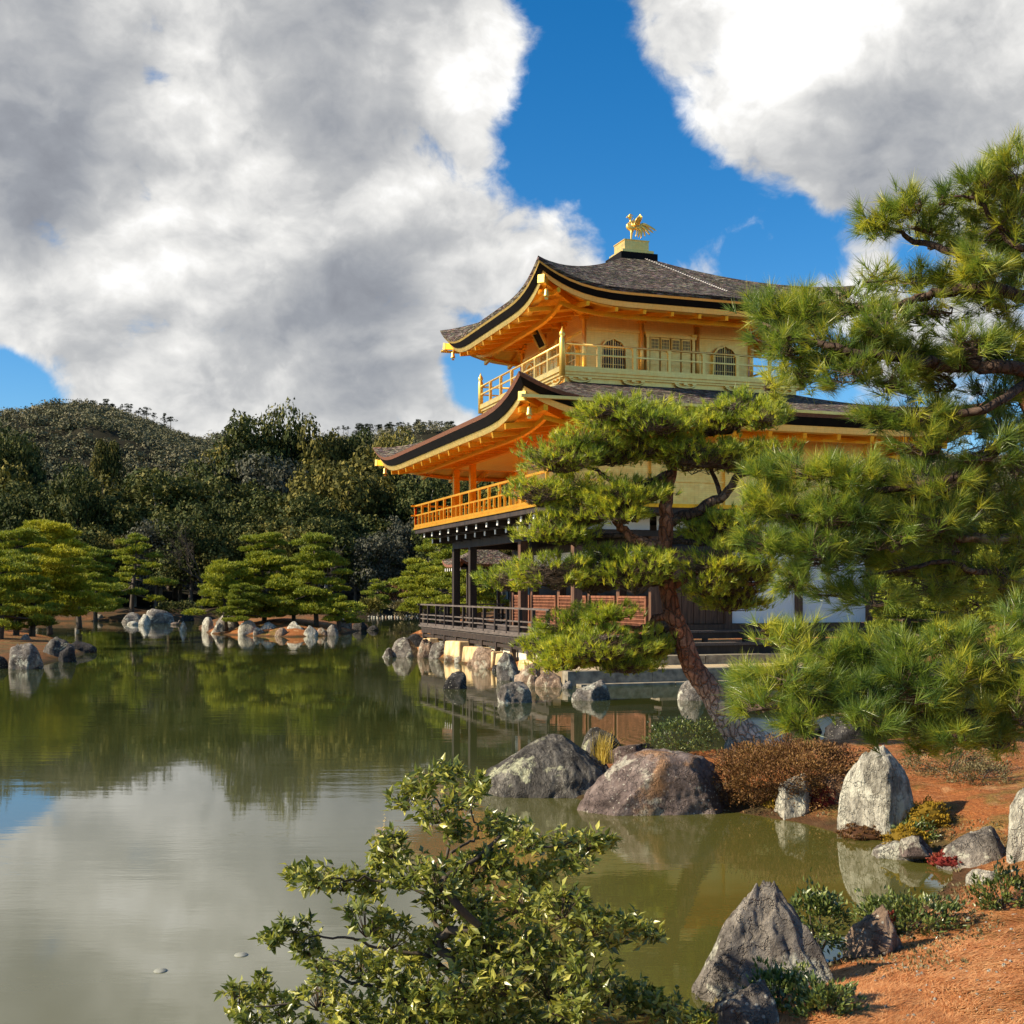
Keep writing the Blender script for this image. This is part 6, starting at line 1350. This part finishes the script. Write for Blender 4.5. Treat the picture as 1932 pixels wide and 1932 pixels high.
# shrubs at the far waterline
for i, (u, v, ru, rv, y, mt, lb) in enumerate([(770, 1148, 30, 14, 92, 'bush_olive', 'brownish shrub on the far bank left of the deck corner'), (700, 1145, 22, 14, 94, 'tree_olive', 'olive shrub on the far bank right of the island'), (740, 1120, 34, 20, 98, 'bush_brown', 'rust-coloured shrub under the grey-green far tree'),
                                            (655, 1150, 30, 14, 90, 'pine_far', 'low green shrub behind the right end of the island'), (445, 1158, 40, 9, 88, 'tree_dark', 'dark shrub in the shade behind the left end of the island'), (340, 1150, 40, 14, 96, 'tree_dark', 'dark shrub by the far left rocks')]):
    bush(lb, u, v, ru, rv, y, mt, 0.22, 1600, seed=60 + i, group='shrubs on the far bank')

# ------------------------------------------------------------------ wooded hills
def hill(name, prof, y0, depth, n_leaf, size, label):
    """prof = skyline (u, v) at distance y0; the slope runs down towards the camera"""
    us = np.linspace(prof[0][0], prof[-1][0], 160); vs = np.interp(us, [p[0] for p in prof], [p[1] for p in prof])
    rows_ = 34; V = []
    for j in range(rows_):
        f = j / (rows_ - 1) * 1.35; y = y0 - depth * (1 - f) if f < 1 else y0 + depth * (f - 1); k = math.sin(min(f, 1) * math.pi / 2) ** 1.1 if f <= 1 else math.cos((f - 1) * math.pi / 2)
        x = (us - CX) / F * y0; top = CH + (HY - vs) / F * y0 - 4.6; z = 6 + (top - 6) * k
        nz = fbm(np.stack([x / 38, np.full_like(x, y / 38), np.zeros_like(x)], 1), 4, 5) * 13 * math.sin(min(f, 1) * math.pi)
        V.append(np.stack([x, np.full_like(x, y), z + nz], 1))
    V = np.array(V); n = len(us); idx = np.arange(rows_ * n).reshape(rows_, n); Q = np.stack([idx[:-1, :-1], idx[:-1, 1:], idx[1:, 1:], idx[1:, :-1]], -1).reshape(-1, 4)
    o = np_mesh(name, V.reshape(-1, 3), Q, M['needle_ground'], smooth=True); tag(o, kind='structure')
    r = np.random.default_rng(int(y0)); nt = n_leaf // 56; fi = r.uniform(0, rows_ * 0.80, nt); fj = r.uniform(0, n - 1.01, nt); a = fi.astype(int).clip(0, rows_ - 2); b = fj.astype(int); fa = (fi - a)[:, None]; fb = (fj - b)[:, None]
    base = (V[a, b] * (1 - fa) + V[a + 1, b] * fa) * (1 - fb) + V[a, b + 1] * fb
    cr = size * r.uniform(1.2, 2.4, nt); c = np.repeat(base + np.array([0, 0, 1]) * (cr * 0.35)[:, None], 56, 0); R_ = np.repeat(cr, 56)[:, None]
    d = rand_dirs(nt * 56, r, 0.3); pos = c + d * R_ * r.uniform(0.6, 1.05, nt * 56)[:, None]; nrm = unit(d + r.normal(0, 0.4, d.shape)); x = unit(np.cross(nrm, r.normal(size=d.shape))); y = np.cross(nrm, x); s = size * 0.44 * r.uniform(0.5, 1.3, len(pos))[:, None]
    T = np.stack([pos - x * s * 0.6 - y * s * 0.4, pos + x * s * 0.6 - y * s * 0.4, pos + y * s * 0.7], 1)
    w_ = soup('hillside_wood', T, M['hill_leaf'], None, np.repeat(r.uniform(0, 1, nt), 56) * 0.8 + r.uniform(0, .2, len(pos))); tag(w_, label, 'wood', kind='stuff')
    return V
hill('hill', [(-260, 850), (-60, 836), (30, 818), (60, 806), (90, 792), (130, 770), (170, 760), (215, 761), (260, 774), (310, 792), (345, 806), (400, 822), (460, 835), (560, 850), (700, 860), (900, 870)], 420, 190, 420000, 1.15, 'brown and grey-green winter wood covering the round hill')
hill('distant_ridge', [(300, 838), (450, 830), (560, 826), (640, 822), (720, 812), (760, 806), (820, 802), (880, 806), (950, 812), (1100, 830), (1600, 850), (2100, 850)], 520, 160, 260000, 1.4, 'wood with haze put into its leaf colour on the ridge behind the lower roof tip')
def ridge_mesh(seed, spire=False):
    r = np.random.default_rng(seed); T = []; I = []; H = 6.0; m = MB(); m.tube([(0, 0, -1), (0.2, 0, H * 0.9)], [0.22, 0.07], 6)
    for k in range(7):
        z = H * (0.5 + 0.55 * k / 8) + r.normal(0, .2); a = r.uniform(0.45, 1.5) * (1.15 - 0.7 * k / 8); c = np.array([r.normal(0, 1.2 * (1 - k / 9)), r.normal(0, 0.6), z]); n = 50; q = rand_dirs(n, r); pos = c + q * np.array([a, a, a * 0.28]); d = unit(q + np.array([0, 0, 0.6])); t, ti = tufts(pos, d, 3, 0.55, 0.12, r, 10, 60, 0.3); T.append(t); I.append(ti)
    o = soup('crown', np.concatenate(T), M['hill_pine'], None, np.concatenate(I)); me = o.data; bpy.data.objects.remove(o); return me, m.mesh('trunk', M['bark_dark'])
RM = [ridge_mesh(k) for k in range(1, 8)]
sky_pts = [(48, 796, 1.2), (88, 780, 1.0), (100, 784, .8), (116, 770, .8), (142, 764, 1.2), (155, 768, .8), (176, 764, .9), (190, 766, 1.0), (202, 765, 1.2), (212, 768, .9), (228, 768, .8), (242, 770, .9), (262, 776, .9), (276, 778, .9), (290, 783, .8), (310, 786, 1.2), (322, 792, .8), (345, 797, .7), (362, 799, .7), (378, 799, .7), (395, 800, .7), (410, 801, .7)]
for i, (u, v, s) in enumerate(sky_pts[:17]):
    v -= 4; y = 420; x = (u - CX) / F * y; z = CH + (HY - v) / F * y - 6.0 * s * 0.75; e = empty('ridge_pine', (x, y, z), i * 1.9); q_ = (0.55, 0.9, 0.7, 1.0, 0.6)[i % 5]; e.scale = (s * q_, s * q_, s * (0.65 + 0.3 * q_)); tag(e, nth('small dark pine from the left on the %s of the round hill' % ('left shoulder' if u < 110 else 'summit' if u < 235 else 'right slope' if u < 330 else 'far right tail')), 'pine tree', 'pines on the hill crest'); link('crown', RM[i % 7][0], e); link('trunk', RM[i % 7][1], e)
for i in range(22):
    u = 640 + i * 10 + fr_rng.uniform(-4, 4); v = float(np.interp(u, [560, 700, 760, 820, 880, 950], [808, 804, 800, 796, 800, 806])); s = fr_rng.choice([0.5, 0.6, 0.8, 1.0, 1.5]); y = 520; x = (u - CX) / F * y; z = CH + (HY - v) / F * y - 5.0 * s
    e = empty('ridge_pine', (x, y, z), i * 2.3); e.scale = (s, s, s); tag(e, nth('small dark pine from the left on the ridge behind the lower roof tip'), 'pine tree', 'pines on the distant ridge'); link('crown', RM[i % 7][0], e); link('trunk', RM[i % 7][1], e)

# ------------------------------------------------------------------ small things in the water
for (u, v, r_, lb) in ((303, 1832, 0.040, 'left of two pale round post tops just breaking the near water'), (455, 1802, 0.042, 'right of two pale round post tops just breaking the near water')):
    p = G(u, v); m = MB().lathe((0, 0, -0.8), [(r_, 0), (r_, 0.806), (r_ * 0.9, 0.812)], 18); o = m.build('submerged_post', M['concrete'], None, True); o.location = p - Vector((0, 0, 0.006)); tag(o, lb, 'post', 'submerged posts')
p = G(330, 1179); dk_ = empty('duck', tuple(p)); tag(dk_, 'small dark duck swimming near the far left shore', 'duck')
MB().tube(spline([(-0.28, 0, 0.07), (-0.1, 0, 0.06), (0.12, 0, 0.06), (0.22, 0, 0.10), (0.26, 0, 0.22), (0.30, 0, 0.27), (0.36, 0, 0.26)], 4), lerp_r([0.02, 0.12, 0.13, 0.07, 0.04, 0.055, 0.02], 25), 10).build('body', M['duck_feather'], dk_, True)
